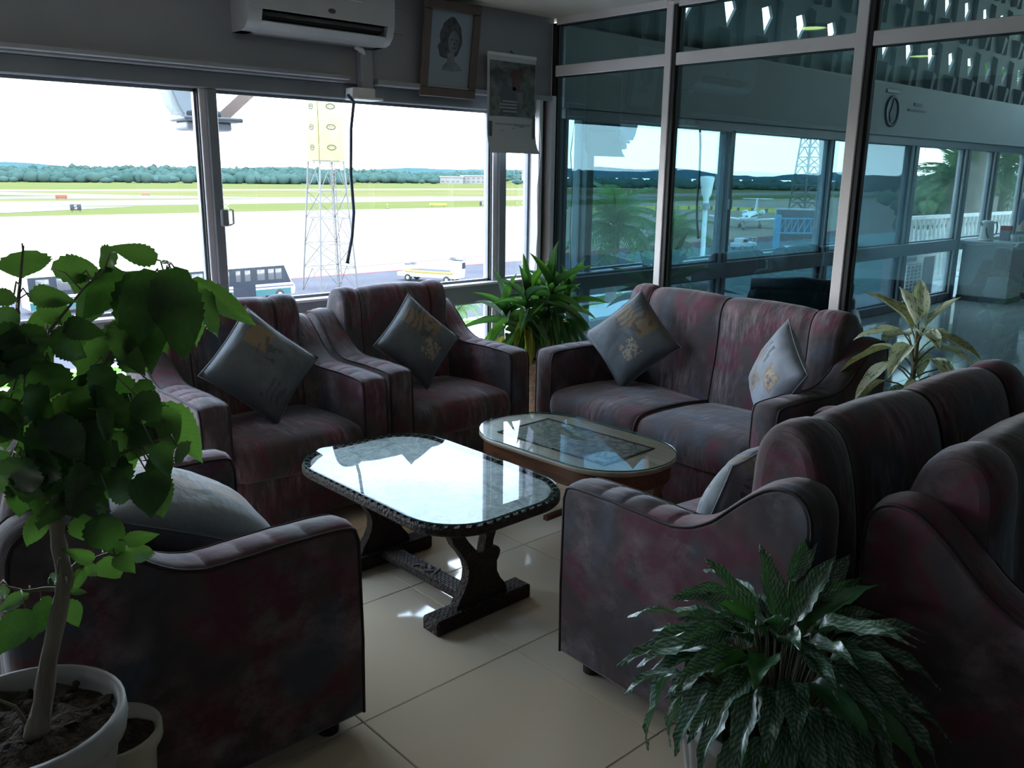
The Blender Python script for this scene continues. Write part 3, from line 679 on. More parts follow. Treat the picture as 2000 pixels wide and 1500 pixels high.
for y in (-.305, .295): carved_bar('foot_bar', (-.225, y-.045, 0), (.225, y+.045, .055), 0, t1, 38, 7)
carved_bar('stretcher', (-.042, -.26, .030), (.042, .25, .062), 0, t1, 7, 42)
k = MB()
for i, (x, y, a) in enumerate([(-.012, -.02, .6), (.012, .0, -.5), (0, .03, .2), (-.01, .045, 1.0), (.014, -.045, -1.1)]):
    k.bm((lambda bm: (bmesh.ops.create_uvsphere(bm, u_segments=8, v_segments=5, radius=1), bm)[1])(bmesh.new()), 0, Matrix.Translation((x, y, .064)) @ Matrix.Rotation(a, 4, 'Z') @ Matrix.Diagonal((.010, .032, .006, 1)), True)
k.build('carved_leaf_motif', CARVE, t1)

t2 = thing('coffee_table', 'oval reddish wood coffee table with a green edged glass top', 'coffee table', (2.61, 2.455, 0), radians(2))
Z2 = .445
st = rrect(.275, .475, .268, 18)
slab(rrect(.255, .455, .250, 18), Z2-.105, Z2-.025, .004).build('apron', RWOOD, t2)
slab(st, Z2-.028, Z2-.010, .005).build('table_top', mat('worn_table_wood', (.30, .235, .17), .4, c2=(.22, .16, .11), scale=6, stretch=(5, .6, 5)), t2)
MB().box((-.155, -.30, Z2-.0105), (.155, .30, Z2-.009)).build('inset_panel', mat('dark_carved_inset', (.035, .030, .026), .6, c2=(.15, .13, .105), scale=13, detail=4, dist=2.5, lo=.45, hi=.55), t2)
f = MB()
for a, b in (((-.165, -.31), (.165, -.30)), ((-.165, .30), (.165, .31)), ((-.165, -.30), (-.155, .30)), ((.155, -.30), (.165, .30))): f.box((*a, Z2-.0105), (*b, Z2-.006))
f.build('inset_border', DWOOD, t2)
glass_top(st, Z2-.006, Z2, t2)
for sx in (-1, 1):
    for sy in (-1, 1):
        MB().lathe([(.012, 0), (.020, .02), (.014, .05), (.022, .16), (.026, .22), (.018, .25), (.030, .27), (.030, Z2-.10)], 12, close=True).build('leg', RWOOD, t2, (sx*.17, sy*.33, 0))
MB().box((-.17, -.012, .11), (.17, .012, .13)).build('stretcher', RWOOD, t2)

LEAVES = [(0.36,1.578,1.425,0.364,1.607,1.37,0.079),(0.408,1.617,1.388,0.506,1.649,1.378,0.05),(0.508,1.588,1.415,0.482,1.636,1.38,0.046),(0.509,1.401,1.416,0.443,1.418,1.44,0.034),(0.599,1.629,1.386,0.626,1.647,1.39,0.009),(0.462,1.637,1.375,0.441,1.619,1.345,0.035),(0.351,1.539,1.355,0.418,1.519,1.349,0.04),(0.368,1.556,1.344,0.424,1.564,1.297,0.044),(0.306,1.425,1.375,0.272,1.417,1.366,0.032),(0.325,1.493,1.336,0.291,1.541,1.298,0.046),(0.399,1.61,1.309,0.351,1.599,1.296,0.036),(0.52,1.602,1.379,0.446,1.593,1.303,0.063),(0.534,1.552,1.384,0.524,1.534,1.196,0.098),(0.531,1.391,1.404,0.542,1.43,1.218,0.085),(0.522,1.447,1.393,0.456,1.443,1.255,0.074),(0.643,1.633,1.349,0.678,1.668,1.205,0.053),(0.584,1.459,1.351,0.664,1.496,1.255,0.052),(0.608,1.521,1.366,0.739,1.528,1.262,0.045),(0.441,1.457,1.306,0.518,1.492,1.195,0.039),(0.49,1.578,1.238,0.56,1.616,1.175,0.04),(0.544,1.624,1.262,0.549,1.617,1.173,0.037),(0.387,1.506,1.305,0.446,1.48,1.298,0.042),(0.349,1.454,1.308,0.263,1.441,1.303,0.038),(0.362,1.493,1.293,0.43,1.502,1.256,0.056),(0.344,1.418,1.302,0.303,1.448,1.282,0.023),(0.381,1.5,1.2,0.427,1.489,1.032,0.083),(0.502,1.61,1.156,0.497,1.619,1.046,0.083),(0.502,1.478,1.208,0.493,1.487,1.129,0.04),(0.548,1.573,1.127,0.567,1.545,1.043,0.064),(0.58,1.64,1.115,0.643,1.603,0.991,0.066),(0.52,1.589,1.102,0.508,1.629,1.014,0.047),(0.399,1.414,1.185,0.428,1.443,1.11,0.036),(0.427,1.501,1.098,0.458,1.513,1.049,0.045),(0.477,1.4,1.114,0.493,1.372,1.061,0.042),(0.529,1.438,1.092,0.566,1.48,1.039,0.044),(0.483,1.449,1.078,0.513,1.475,0.978,0.071),(0.497,1.64,1.029,0.524,1.682,0.958,0.056),(0.361,1.505,1.062,0.435,1.493,0.979,0.041),(0.438,1.541,1.005,0.506,1.564,0.979,0.053),(0.312,1.449,1.109,0.299,1.482,1.012,0.066),(0.314,1.63,1.08,0.295,1.672,0.967,0.086),(0.34,1.427,1.059,0.324,1.475,0.96,0.07),(0.364,1.438,1.057,0.365,1.435,0.999,0.08),(0.339,1.578,0.986,0.32,1.624,0.891,0.043),(0.404,1.498,0.991,0.44,1.537,0.95,0.022),(0.386,1.545,0.966,0.408,1.537,0.91,0.047),(0.402,1.507,0.972,0.438,1.486,0.888,0.064),(0.435,1.465,0.933,0.486,1.439,0.938,0.028),(0.455,1.558,0.869,0.546,1.596,0.833,0.036),(0.423,1.48,0.903,0.445,1.45,0.876,0.036),(0.437,1.608,0.849,0.468,1.616,0.785,0.05),(0.398,1.522,0.886,0.352,1.517,0.924,0.026),(0.403,1.551,0.87,0.405,1.587,0.817,0.025),(0.378,1.532,0.875,0.364,1.538,0.826,0.027),(0.33,1.476,0.901,0.322,1.521,0.862,0.018),(0.342,1.471,0.866,0.374,1.476,0.852,0.012),(0.366,1.594,0.793,0.373,1.574,0.741,0.039),(0.306,1.586,0.829,0.256,1.639,0.787,0.027),(0.319,1.568,0.823,0.32,1.601,0.708,0.059),(0.279,1.491,0.849,0.234,1.502,0.761,0.056),(0.262,1.5,0.887,0.242,1.541,0.859,0.022),(0.55,1.465,1.389,0.529,1.475,1.294,0.058),(0.5,1.657,1.348,0.452,1.703,1.261,0.052),(0.573,1.641,1.305,0.603,1.643,1.202,0.058),(0.359,1.453,1.144,0.349,1.455,1.068,0.057),(0.477,1.421,1.064,0.486,1.412,0.973,0.057),(0.47,1.581,1.051,0.442,1.609,0.936,0.075),(0.483,1.599,1.195,0.511,1.621,1.104,0.066),(0.328,1.563,1.064,0.337,1.551,0.97,0.05),(0.425,1.497,1.195,0.471,1.512,1.099,0.07),(0.459,1.582,1.065,0.434,1.634,0.94,0.078),(0.551,1.634,1.131,0.55,1.642,1.043,0.079),(0.441,1.556,1.107,0.469,1.575,1.022,0.073),(0.338,1.425,1.182,0.363,1.404,1.101,0.064),(0.343,1.428,1.174,0.299,1.442,1.097,0.062),(0.317,1.471,1.32,0.268,1.451,1.272,0.05),(0.41,1.645,1.193,0.41,1.614,1.099,0.059),(0.364,1.512,1.251,0.342,1.488,1.191,0.071),(0.463,1.652,1.268,0.47,1.687,1.171,0.07),(0.366,1.57,1.092,0.38,1.583,0.998,0.054),(0.462,1.401,1.071,0.462,1.379,0.994,0.071),(0.396,1.508,1.156,0.34,1.521,1.086,0.074),(0.35,1.656,1.225,0.404,1.666,1.156,0.081),(0.341,1.676,1.02,0.332,1.686,0.922,0.064),(0.325,1.496,1.208,0.276,1.536,1.136,0.059),(0.512,1.599,1.294,0.506,1.589,1.211,0.079),(0.34,1.542,1.282,0.391,1.557,1.222,0.065),(0.413,1.547,1.108,0.347,1.553,1.037,0.058),(0.343,1.572,1.175,0.324,1.547,1.1,0.071),(0.303,1.426,1.23,0.361,1.451,1.14,0.059),(0.395,1.649,1.137,0.418,1.647,1.034,0.067),(0.328,1.436,1.123,0.295,1.478,1.052,0.069),(0.417,1.444,1.215,0.378,1.458,1.125,0.071),(0.424,1.619,1.161,0.39,1.599,1.097,0.069),(0.325,1.609,1.089,0.369,1.652,0.975,0.052),(0.534,1.56,1.094,0.465,1.616,1.011,0.058),(0.464,1.56,1.27,0.418,1.57,1.168,0.054),(0.281,1.444,1.189,0.233,1.425,1.158,0.055),(0.391,1.493,1.125,0.43,1.505,1.055,0.06),(0.354,1.455,1.089,0.339,1.478,1.019,0.066),(0.384,1.556,1.064,0.38,1.547,0.965,0.058),(0.474,1.592,1.153,0.42,1.584,1.098,0.062),(0.415,1.44,1.157,0.357,1.465,1.091,0.049),(0.289,1.432,1.126,0.284,1.461,1.04,0.067),(0.272,1.457,1.304,0.33,1.497,1.227,0.051),(0.407,1.47,1.106,0.349,1.474,1.04,0.057),(0.434,1.574,1.211,0.423,1.611,1.131,0.075),(0.378,1.606,1.069,0.371,1.609,0.967,0.069),(0.303,1.549,1.316,0.275,1.584,1.259,0.073),(0.267,1.55,1.208,0.304,1.522,1.136,0.06),(0.296,1.463,1.298,0.272,1.457,1.228,0.069),(0.317,1.429,1.3,0.297,1.476,1.229,0.057),(0.37,1.661,1.031,0.385,1.639,0.929,0.068),(0.418,1.459,1.249,0.428,1.429,1.159,0.051),(0.324,1.501,1.309,0.299,1.512,1.206,0.056),(0.338,1.594,1.115,0.365,1.636,1.025,0.058),(0.45,1.607,1.179,0.494,1.603,1.125,0.053),(0.258,1.453,1.209,0.3,1.423,1.155,0.055),(0.461,1.414,1.198,0.501,1.41,1.143,0.052),(0.267,1.437,1.282,0.257,1.487,1.203,0.046),(0.3,1.505,1.202,0.274,1.487,1.124,0.049),(0.359,1.419,1.102,0.368,1.431,0.991,0.052),]
BRANCHES = [[(0.279, 1.547, 0.575), (0.297, 1.544, 0.64), (0.313, 1.542, 0.715), (0.342, 1.538, 0.816), (0.354, 1.536, 0.861), (0.351, 1.537, 0.91), (0.35, 1.537, 0.948), (0.355, 1.536, 0.994), (0.366, 1.535, 1.038), (0.382, 1.533, 1.09), (0.399, 1.53, 1.142)], [(0.404, 1.55, 1.137), (0.442, 1.544, 1.204), (0.481, 1.539, 1.272), (0.519, 1.534, 1.332), (0.573, 1.526, 1.384), (0.608, 1.521, 1.364)], [(0.404, 1.55, 1.137), (0.369, 1.555, 1.249), (0.348, 1.558, 1.26), (0.39, 1.552, 1.307), (0.437, 1.545, 1.362), (0.471, 1.54, 1.392)], [(0.348, 1.558, 1.26), (0.331, 1.56, 1.304), (0.344, 1.558, 1.37), (0.356, 1.556, 1.435)], [(0.344, 1.558, 0.836), (0.324, 1.561, 0.842), (0.297, 1.565, 0.845), (0.254, 1.571, 0.871)], [(0.352, 1.557, 0.854), (0.379, 1.553, 0.876), (0.408, 1.549, 0.879), (0.442, 1.544, 0.885)], [(0.359, 1.556, 0.987), (0.331, 1.56, 1.03), (0.299, 1.564, 1.082)], [(0.37, 1.554, 1.032), (0.437, 1.545, 1.057), (0.505, 1.536, 1.073), (0.55, 1.529, 1.085)], [(0.387, 1.552, 1.084), (0.444, 1.544, 1.131), (0.512, 1.535, 1.149)], [(0.283, 1.567, 0.562), (0.258, 1.57, 0.634), (0.224, 1.575, 0.667)]]
LOWPALM = (28.2, 35.1, -5.4)
# ------------------------------------------------------------------ potted plants
def frame_on(a, b, nrm, w, l=None):
    """matrix taking a unit leaf (root at 0, tip at y=1, half width along x) onto a..b"""
    a, b = Vector(a), Vector(b); y = b-a; L_ = l or y.length; y.normalize(); n = Vector(nrm); n = n-y*n.dot(y)
    if n.length < 1e-3: n = Vector((0, 0, 1)).cross(y)
    n.normalize(); x = y.cross(n)
    return Matrix(((x.x*w, y.x*L_, n.x*L_, a.x), (x.y*w, y.y*L_, n.y*L_, a.y), (x.z*w, y.z*L_, n.z*L_, a.z), (0, 0, 0, 1)))
def leaf_mesh(name, m, shape, n=9, teeth=0, fold=.12, bend=.15, ripple=0, cols=2):
    """shape(t) = half width (unit leaf width 1) along the leaf"""
    v = []; f = []
    for i in range(n+1):
        t = i/n; h = shape(t)
        zc = -bend*t*t+.02*ripple*sin(9*t)
        for j in range(-cols, cols+1):
            q = j/cols; hh = h
            if abs(j) == cols and teeth and 0 < i < n: hh = h*(1+(teeth if i % 2 else -teeth))
            v.append((hh*q, t-(.03 if (abs(j) == cols and teeth and i % 2) else 0)*1, zc+fold*abs(q)*h*1.2+ripple*.03*sin(14*t+2*q)*abs(q)))
    k = 2*cols+1
    for i in range(n):
        for j in range(k-1): f.append((i*k+j, i*k+j+1, (i+1)*k+j+1, (i+1)*k+j))
    me = bpy.data.meshes.new(name); me.from_pydata(v, [], f); me.materials.append(m)
    me.polygons.foreach_set('use_smooth', [True]*len(f)); me.update(); return me
ovate = lambda t: .5*(sin(pi*min(1, t**.68))**.85)*(1-.22*t) if 0 < t < 1 else .01
lance = lambda t: .5*sin(pi*t**.75)**.75 if 0 < t < 1 else .012
strap = lambda t: .5*min(1, (t/.12+.25))*(1 if t < .45 else max(.02, 1-((t-.45)/.55)**1.7))

HIB = [leafmat('tree_leaf_green', (.030, .080, .030), (.042, .11, .036), (.085, .205, .028), .42, 9, w=.42, lo=.38, hi=.55, veins=True), leafmat('tree_leaf_shaded', (.018, .050, .022), (.028, .070, .028), (.045, .13, .015), .42, 9, w=.32)]
hib = thing('potted_tree', 'tall leafy potted tree with serrated leaves in a white pot at the left edge', 'plant', (.265, 1.585, 0))
HO = Vector((.265, 1.585, 0))
POTW = mat('white_plastic_pot', (.42, .41, .40), .5, c2=(.30, .295, .29), scale=6)
pt = MB().lathe([(.001, 0), (.098, 0), (.105, .02), (.135, .40), (.160, .545), (.172, .55), (.176, .575), (.174, .60), (.162, .602), (.158, .58), (.150, .54), (.001, .54)], 40).build('pot', POTW, hib)
def soil_disc(r, z, parent, seed=1):
    q = random.Random(seed); n = 20; vs = [(0, 0, z+.02)]
    for i in range(1, 7):
        for k in range(n):
            a = 2*pi*k/n; vs.append((r*i/6*cos(a), r*i/6*sin(a), z+q.uniform(-.008, .012)+(.012 if i < 4 else 0)))
    fs = [(0, 1+k, 1+(k+1) % n) for k in range(n)]+[(1+(i-1)*n+k, 1+i*n+k, 1+i*n+(k+1) % n, 1+(i-1)*n+(k+1) % n) for i in range(1, 6) for k in range(n)]
    m = MB(); m.add(vs, fs, 0, True); o = m.build('soil', SOIL, parent)
    return o
so = soil_disc(.156, .565, hib, 2)
cl = MB()
for k in range(26):
    a = rnd.uniform(0, 6.28); r = rnd.uniform(.03, .145); bm = bmesh.new(); bmesh.ops.create_icosphere(bm, subdivisions=1, radius=1)
    cl.bm(bm, 0, Matrix.Translation((r*cos(a), r*sin(a), .578)) @ Matrix.Rotation(a, 4, 'X') @ Matrix.Diagonal((rnd.uniform(.005, .018), rnd.uniform(.006, .014), .006, 1)))
c_ = cl.build('soil_clods', SOIL, so); c_['kind'] = 'stuff'
BR = BRANCHES
RAD = [[.021, .017, .0145, .0135, .0135, .013, .0125, .012, .011, .009, .007], [.007, .006, .005, .0045, .004, .003]]
for i, b in enumerate(BR):
    pts = [Vector(p)-HO for p in b]
    if i == 0:
        fine = []; rr = []
        for k in range(len(pts)-1):
            for s_ in range(3):
                fine.append(pts[k].lerp(pts[k+1], s_/3)); rr.append((RAD[0][k]*(1-s_/3)+RAD[0][k+1]*s_/3)*(1+.07*sin(k*5+s_*2.1)))
        fine.append(pts[-1]); rr.append(RAD[0][-1]); MB().tube(fine, rr, 10).build('trunk', BARK, hib)
    else:
        N_ = len(pts); MB().tube(pts, [max(.0016, .005*(1-k/N_)) for k in range(N_)], 6).build('branch', BARK if i < 4 else STEMG, hib)
HME = [leaf_mesh('leaf', HIB[0], ovate, 22, .055, .14, .22, .6), leaf_mesh('leaf', HIB[1], ovate, 22, .05, .10, .30, .9), leaf_mesh('leaf', HIB[0], ovate, 20, .06, .2, .12, .4)]
SHADED = {11, 12, 13, 14, 19, 21, 22, 23, 26, 30, 39, 40, 41, 42, 46, 58, 59, 62, 63, 64}  # overlapped leaves get a darker green, crown shade put into the colour
segs = [(Vector(p), Vector(q)) for b in BR[:9] for p, q in zip(b, b[1:])]
pet = MB()
for i, (bx_, by_, bz_, tx_, ty_, tz_, w_) in enumerate(LEAVES):
    a = Vector((bx_, by_, bz_)); b = Vector((tx_, ty_, tz_))
    nrm = Vector((-.14+rnd.uniform(-.5, .5), -.99, .35+rnd.uniform(-.25, .45)))
    me = HME[1] if (i >= 66 and i % 4 or i in SHADED) else HME[(i % 2)*2]
    inst('leaf', me, hib, M=frame_on(a-HO, b-HO, nrm, w_*1.12))
    best = None
    for p, q in segs:
        d = q-p; t_ = max(0, min(1, (a-p).dot(d)/max(1e-9, d.dot(d)))); c = p+d*t_; l = (c-a).length
        if best is None or l < best[0]: best = (l, c)
    if best[0] > .004: pet.tube([best[1]-HO, best[1].lerp(a, .5)-HO+Vector((0, 0, .012)), a-HO], .0013, 5)
p_ = pet.build('leaf_stalks', STEMG, hib); p_['kind'] = 'stuff'
bud = MB()
for x, y, z in ((.436, 1.545, .90), (.43, 1.54, .905), (.345, 1.55, .862), (.335, 1.55, .858), (.44, 1.54, .888)):
    bm = bmesh.new(); bmesh.ops.create_icosphere(bm, subdivisions=2, radius=1); bud.bm(bm, 0, Matrix.Translation(Vector((x, y, z))-HO) @ Matrix.Diagonal((.006, .006, .008, 1)), True)
bud_ = bud.build('buds', HIB[0], hib)

p2 = thing('flower_pot', 'smaller cream flower pot with bare soil, tucked behind the potted tree', 'pot', (.450, 1.742, 0))
MB().lathe([(.001, 0), (.062, 0), (.07, .02), (.088, .34), (.098, .37), (.104, .375), (.104, .40), (.094, .402), (.09, .37), (.084, .36), (.001, .36)], 32).build('pot', mat('cream_plastic', (.46, .42, .34), .5), p2)
soil_disc(.088, .372, p2, 5)

# corner dracaena
DRM = [leafmat('dracaena_green', (.035, .11, .025), (.055, .15, .032), (.07, .19, .015), .35, 6, stretch=(3, .4, 1)), leafmat('dracaena_dark', (.018, .055, .022), (.035, .085, .032), (.05, .15, .02), .35, 6, stretch=(3, .4, 1)), leafmat('dracaena_yellowing', (.22, .23, .04), (.11, .17, .035), (.40, .38, .04), .5, 4), leafmat('dracaena_withered', (.20, .09, .035), (.12, .07, .03), (.3, .14, .04), .7, 6)]
DX, DY = 3.80, 3.93
dr = thing('corner_dracaena', 'bushy cane plant with long strap leaves standing in the glass corner', 'plant', (DX, DY, 0))
POTB = mat('carved_clay_pot', (.17, .10, .06), .5, c2=(.26, .16, .10), scale=16, dist=3, lo=.45, hi=.55, bump=.4, bscale=16)
MB().lathe([(.001, 0), (.085, 0), (.10, .015), (.115, .20), (.105, .36), (.112, .375), (.112, .40), (.098, .40), (.095, .37), (.001, .37)], 32).build('pot', POTB, dr)
soil_disc(.094, .38, dr, 6)
canes = [((0, .0), (.01, .02), (.03, .05), (.10, .09), .74), ((.02, -.02), (.0, -.03), (-.06, -.02), (-.12, -.02), .80), ((-.03, .02), (-.03, .0), (-.05, .03), (-.16, .13), .70), ((.03, .03), (.05, .03), (.11, .02), (.20, -.06), .78), ((-.02, -.03), (-.03, -.03), (.02, -.06), (.02, -.10), .86)]
DME = [leaf_mesh('leaf', m_, strap, 10, 0, .25, .42, .2) for m_ in DRM]
DMS = [leaf_mesh('leaf', m_, strap, 8, 0, .25, .12, .2) for m_ in DRM]
for ci, (a, b, c, d, h) in enumerate(canes):
    pts = [(a[0], a[1], .37), (b[0], b[1], .50), (c[0], c[1], .62), (d[0], d[1], h)]
    MB().tube(pts, [.011, .010, .009, .008], 7).build('cane', BARK, dr)
    top = Vector(pts[-1])
    for k in range(23):
        az = k*2.4+ci*1.1; el = radians(80-k*8.2); L_ = rnd.uniform(.23, .32)
        if k > 13: el = radians(-58+rnd.uniform(-18, 14))
        base = top+Vector((0, 0, -.010*k))
        dv = Vector((cos(az)*cos(el), sin(az)*cos(el), sin(el)))
        tip = base+dv*L_
        if tip.x+DX > 4.36 or tip.y+DY > 4.40: dv.x = min(dv.x, (4.34-DX-base.x)/L_); dv.y = min(dv.y, (4.38-DY-base.y)/L_); tip = base+dv*L_
        ms = 2 if k > 13 and (k+ci) % 3 == 0 else (3 if k == 21 and ci % 2 else (k+ci) % 3 != 0 and 1 or 0)
        nn = Vector((0, 0, 1)) if el < 1.1 else Vector((-cos(az), -sin(az), .3))
        inst('leaf', (DMS if k < 3 or k > 13 else DME)[ms], dr, M=frame_on(base, tip, nn, rnd.uniform(.042, .056)))

# spathiphyllum in the right foreground
SPM = [leafmat('pale_streaked_sheen_leaf', (.024, .085, .045), (.42, .54, .47), (.05, .16, .03), .28, 7, stretch=(2.5, .8, 1), lo=.46, hi=.82, w=.15, veins=True), leafmat('glossy_dark_leaf', (.022, .09, .035), (.045, .13, .05), (.07, .24, .03), .3, 6, w=.25)]  # pale streaks: leaf variegation plus window sheen put into the colour
SX, SY = 1.59, .85
sp = thing('potted_foliage_plant', 'bushy plant with pale streaked leaves in a fluted white pot, right foreground', 'plant', (SX, SY, 0))
POTF = mat('fluted_white_pot', (.48, .46, .45), .5, c2=(.38, .36, .36), scale=8)
MB().lathe([(.001, 0), (.125, 0), (.13, .015), (.145, .03), (.178, .19), (.196, .33), (.202, .365)], 96, flute=.10, nf=24).build('pot', POTF, sp)
MB().lathe([(.190, .355), (.202, .362), (.208, .375), (.207, .395), (.196, .40), (.190, .39), (.182, .35), (.001, .335)], 48).build('pot_rim', POTF, sp)
soil_disc(.183, .345, sp, 8)
SME = [leaf_mesh('leaf', SPM[0], lance, 14, .06, .16, .35, 1.0), leaf_mesh('leaf', SPM[1], lance, 12, .03, .14, .30, .7), leaf_mesh('leaf', SPM[0], lance, 14, .06, .2, .55, 1.2)]
stk = MB(); q = random.Random(21)
for k in range(104):
    az = k*2.39996; t_ = k/103
    if t_ > .6 and 2.35 < az % 6.2832 < 3.25 and k % 4: continue
    rr = .02+.10*t_+q.uniform(0, .03)
    a = Vector((cos(az)*rr*.6, sin(az)*rr*.6, .345)); R1 = .05+.15*t_**.7+q.uniform(-.02, .02); h1 = .585-.155*t_**1.3+q.uniform(-.03, .03)
    b = Vector((cos(az)*R1, sin(az)*R1, h1)); L_ = q.uniform(.15, .215); e2 = radians(62-118*t_**.8+q.uniform(-12, 12))
    c = b+Vector((cos(az+q.uniform(-.35, .35))*cos(e2), sin(az)*cos(e2), sin(e2)))*L_
    if c.z < .13: c.z = .13
    if c.x+SX > 1.80 and c.z < .80: c.x = 1.80-SX-q.uniform(0, .03); b.x = min(b.x, 1.74-SX)
    stk.tube([a, a.lerp(b, .55)+Vector((0, 0, .02)), b], .0022, 5)
    nn = Vector((-cos(az)*sin(e2), -sin(az)*sin(e2), cos(e2)))
    if e2 < -.2: nn += Vector((cos(az), sin(az), .4))*.5
    inst('leaf', SME[0 if k % 3 == 0 else (1 if k % 4 == 1 else 2)], sp, M=frame_on(b, c, nn+Vector((q.uniform(-.3, .3), q.uniform(-.3, .3), 0)), q.uniform(.046, .064)))
for px_, py_, pz_, dx_, dy_, dz_, w_ in ((-.07, .10, .66, -.12, .03, .05, .05), (-.10, .06, .62, -.13, .02, .01, .05), (.10, .05, .66, .10, -.01, .11, .045), (.16, .02, .60, .08, -.04, .11, .055), (.10, -.02, .64, .16, -.06, .03, .05)):
    b = Vector((px_, py_, pz_)); stk.tube([(px_*.3, py_*.3, .345), (px_*.7, py_*.7, .52), b], .0022, 5)
    inst('leaf', SME[0], sp, M=frame_on(b, b+Vector((dx_, dy_, dz_)), (-.2, -.5, .9), w_))
stk.build('leaf_stalks', STEMG, sp)['kind'] = 'stuff'

# dumb cane behind the sofas
DBM = leafmat('variegated_leaf', (.84, .90, .70), (.09, .15, .07), (.45, .55, .26), .4, 11, stretch=(1, .5, 1), lo=.52, hi=.62, w=.35)
DB2 = leafmat('variegated_leaf_dull', (.50, .52, .32), (.08, .10, .06), (.3, .34, .12), .45, 11, lo=.5, hi=.64, w=.35)
BX, BY = 3.70, 1.50
db = thing('dumb_cane', 'variegated cream and green potted plant standing behind the two sofas', 'plant', (BX, BY, 0))
MB().lathe([(.001, 0), (.12, 0), (.15, .30), (.155, .32), (.155, .35), (.14, .35), (.135, .32), (.001, .32)], 32).build('pot', mat('terracotta_pot', (.25, .12, .07), .7), db)
soil_disc(.135, .33, db, 9)
BME = [leaf_mesh('leaf', DBM, lance, 10, 0, .2, .35, .4), leaf_mesh('leaf', DB2, lance, 10, 0, .2, .45, .4), leaf_mesh('leaf', DBM, lance, 8, 0, .2, .12, .3)]
MB().tube([(0, 0, .33), (.01, 0, .6), (0, .0, .93)], [.016, .013, .011], 8).build('cane', STEMG, db)
st2 = MB(); q = random.Random(4)
for k in range(44):
    az = k*2.4+.5; h = .90-.012*k; el = radians(max(-30, 72-k*3.6)); a = Vector((0, 0, h))
    sl = .07+.04*(k > 5); b = a+Vector((cos(az)*cos(el*.9+.2), sin(az)*cos(el*.9+.2), sin(el*.9+.25)))*sl
    L_ = q.uniform(.18, .27); e2 = el-radians(42 if k > 3 else 10); c = b+Vector((cos(az)*cos(e2), sin(az)*cos(e2), sin(e2)))*L_
    st2.tube([a, a.lerp(b, .5)+Vector((0, 0, .008)), b], .0035, 5)
    inst('leaf', BME[2] if k < 3 else BME[1 if k % 4 == 3 else 0], db, M=frame_on(b, c, (-.3*cos(az), -.3*sin(az), 1), q.uniform(.075, .10)))
st2.build('leaf_stalks', STEMG, db)['kind'] = 'stuff'
# ------------------------------------------------------------------ hall beyond the glass partition
XR = 15.0
FL2 = mat('hall_floor_stone', (.42, .45, .44), .07, c2=(.38, .41, .40), scale=3, spec=.5)
struct(MB().box((4.5, YB, -.06), (XR, 4.6, -.004)), 'floor_2', GROUT)
f2 = [o for o in COL.objects if o.name == 'floor_2'][0]
hm = {}
for i in range(12):
    for j in range(9):
        x0 = 4.56+.88*i; y0 = -3.2+.86*j; w, h = min(.88, XR-x0), min(.86, 4.5-y0)
        key = (round(w, 3), round(h, 3))
        if w < .05 or h < .05: continue
        if key not in hm:
            m = MB(); m.add([(.0015, .0015, -.004), (w-.0015, .0015, -.004), (w-.0015, h-.0015, -.004), (.0015, h-.0015, -.004), (.003, .003, 0), (w-.003, .003, 0), (w-.003, h-.003, 0), (.003, h-.003, 0)], [(4, 5, 6, 7), (0, 1, 5, 4), (1, 2, 6, 5), (2, 3, 7, 6), (3, 0, 4, 7)])
            hm[key] = m.build('tile', FL2, f2, (x0, y0, 0)).data
        else: inst('tile', hm[key], f2, (x0, y0, 0))
HALLW = mat('hall_plaster', (.52, .53, .53), .75, c2=(.48, .49, .49), scale=1.5)
struct(MB().box((4.55, 4.47, 2.02), (XR, 4.75, 2.562)), 'wall_hall_front', HALLW)
struct(MB().box((XR, YB, 0), (XR+.2, 4.6, 2.5)), 'wall_hall_end', HALLW); struct(MB().box((XR, YB, 3.9), (XR+.2, 4.6, 4.4)), 'wall_hall_end_top', HALLW)  # high opening between the two, out of view, added to brighten the hall
for i in range(4): struct(MB().box((XR, YB+1.9*i, 2.5), (XR+.15, YB+1.9*i+.16, 3.9)), 'trim_%d' % (90+i), ALU)
struct(MB().box((4.5, YB-.15, 4.4), (XR+.2, 4.9, 4.6)), 'ceiling_hall', CEIL)
struct(MB().box((5.2, YB-.15, 0), (XR, YB, 4.4)), 'wall_hall_back', HALLW)
struct(MB().box((4.6, 4.50, 1.93), (XR, 4.66, 2.03), .005), 'trim_50', ALUD)
struct(MB().box((4.55, 4.49, .66), (11.95, 4.63, .80), .004), 'trim_51', ALUD)
struct(MB().box((4.55, 4.50, 0), (11.95, 4.64, .10), .004), 'trim_52', ALUD)
hp = [(4.56, 4.68), (6.64, 6.74), (8.50, 8.60), (10.38, 10.52), (11.95, 12.08), (12.95, 13.06), (14.2, 14.35)]
for i, (a, b) in enumerate(hp): post('trim_%d' % (60+i), a, b, 0, 1.95)
for i, ((a, b), (c, d)) in enumerate(zip(hp, hp[1:])):
    g = SOLAR if i < 3 else CLEAR
    window(b, c, .80, 1.94, 4.57, g)
    if i < 4: window(b, c, .10, .66, 4.57, g)
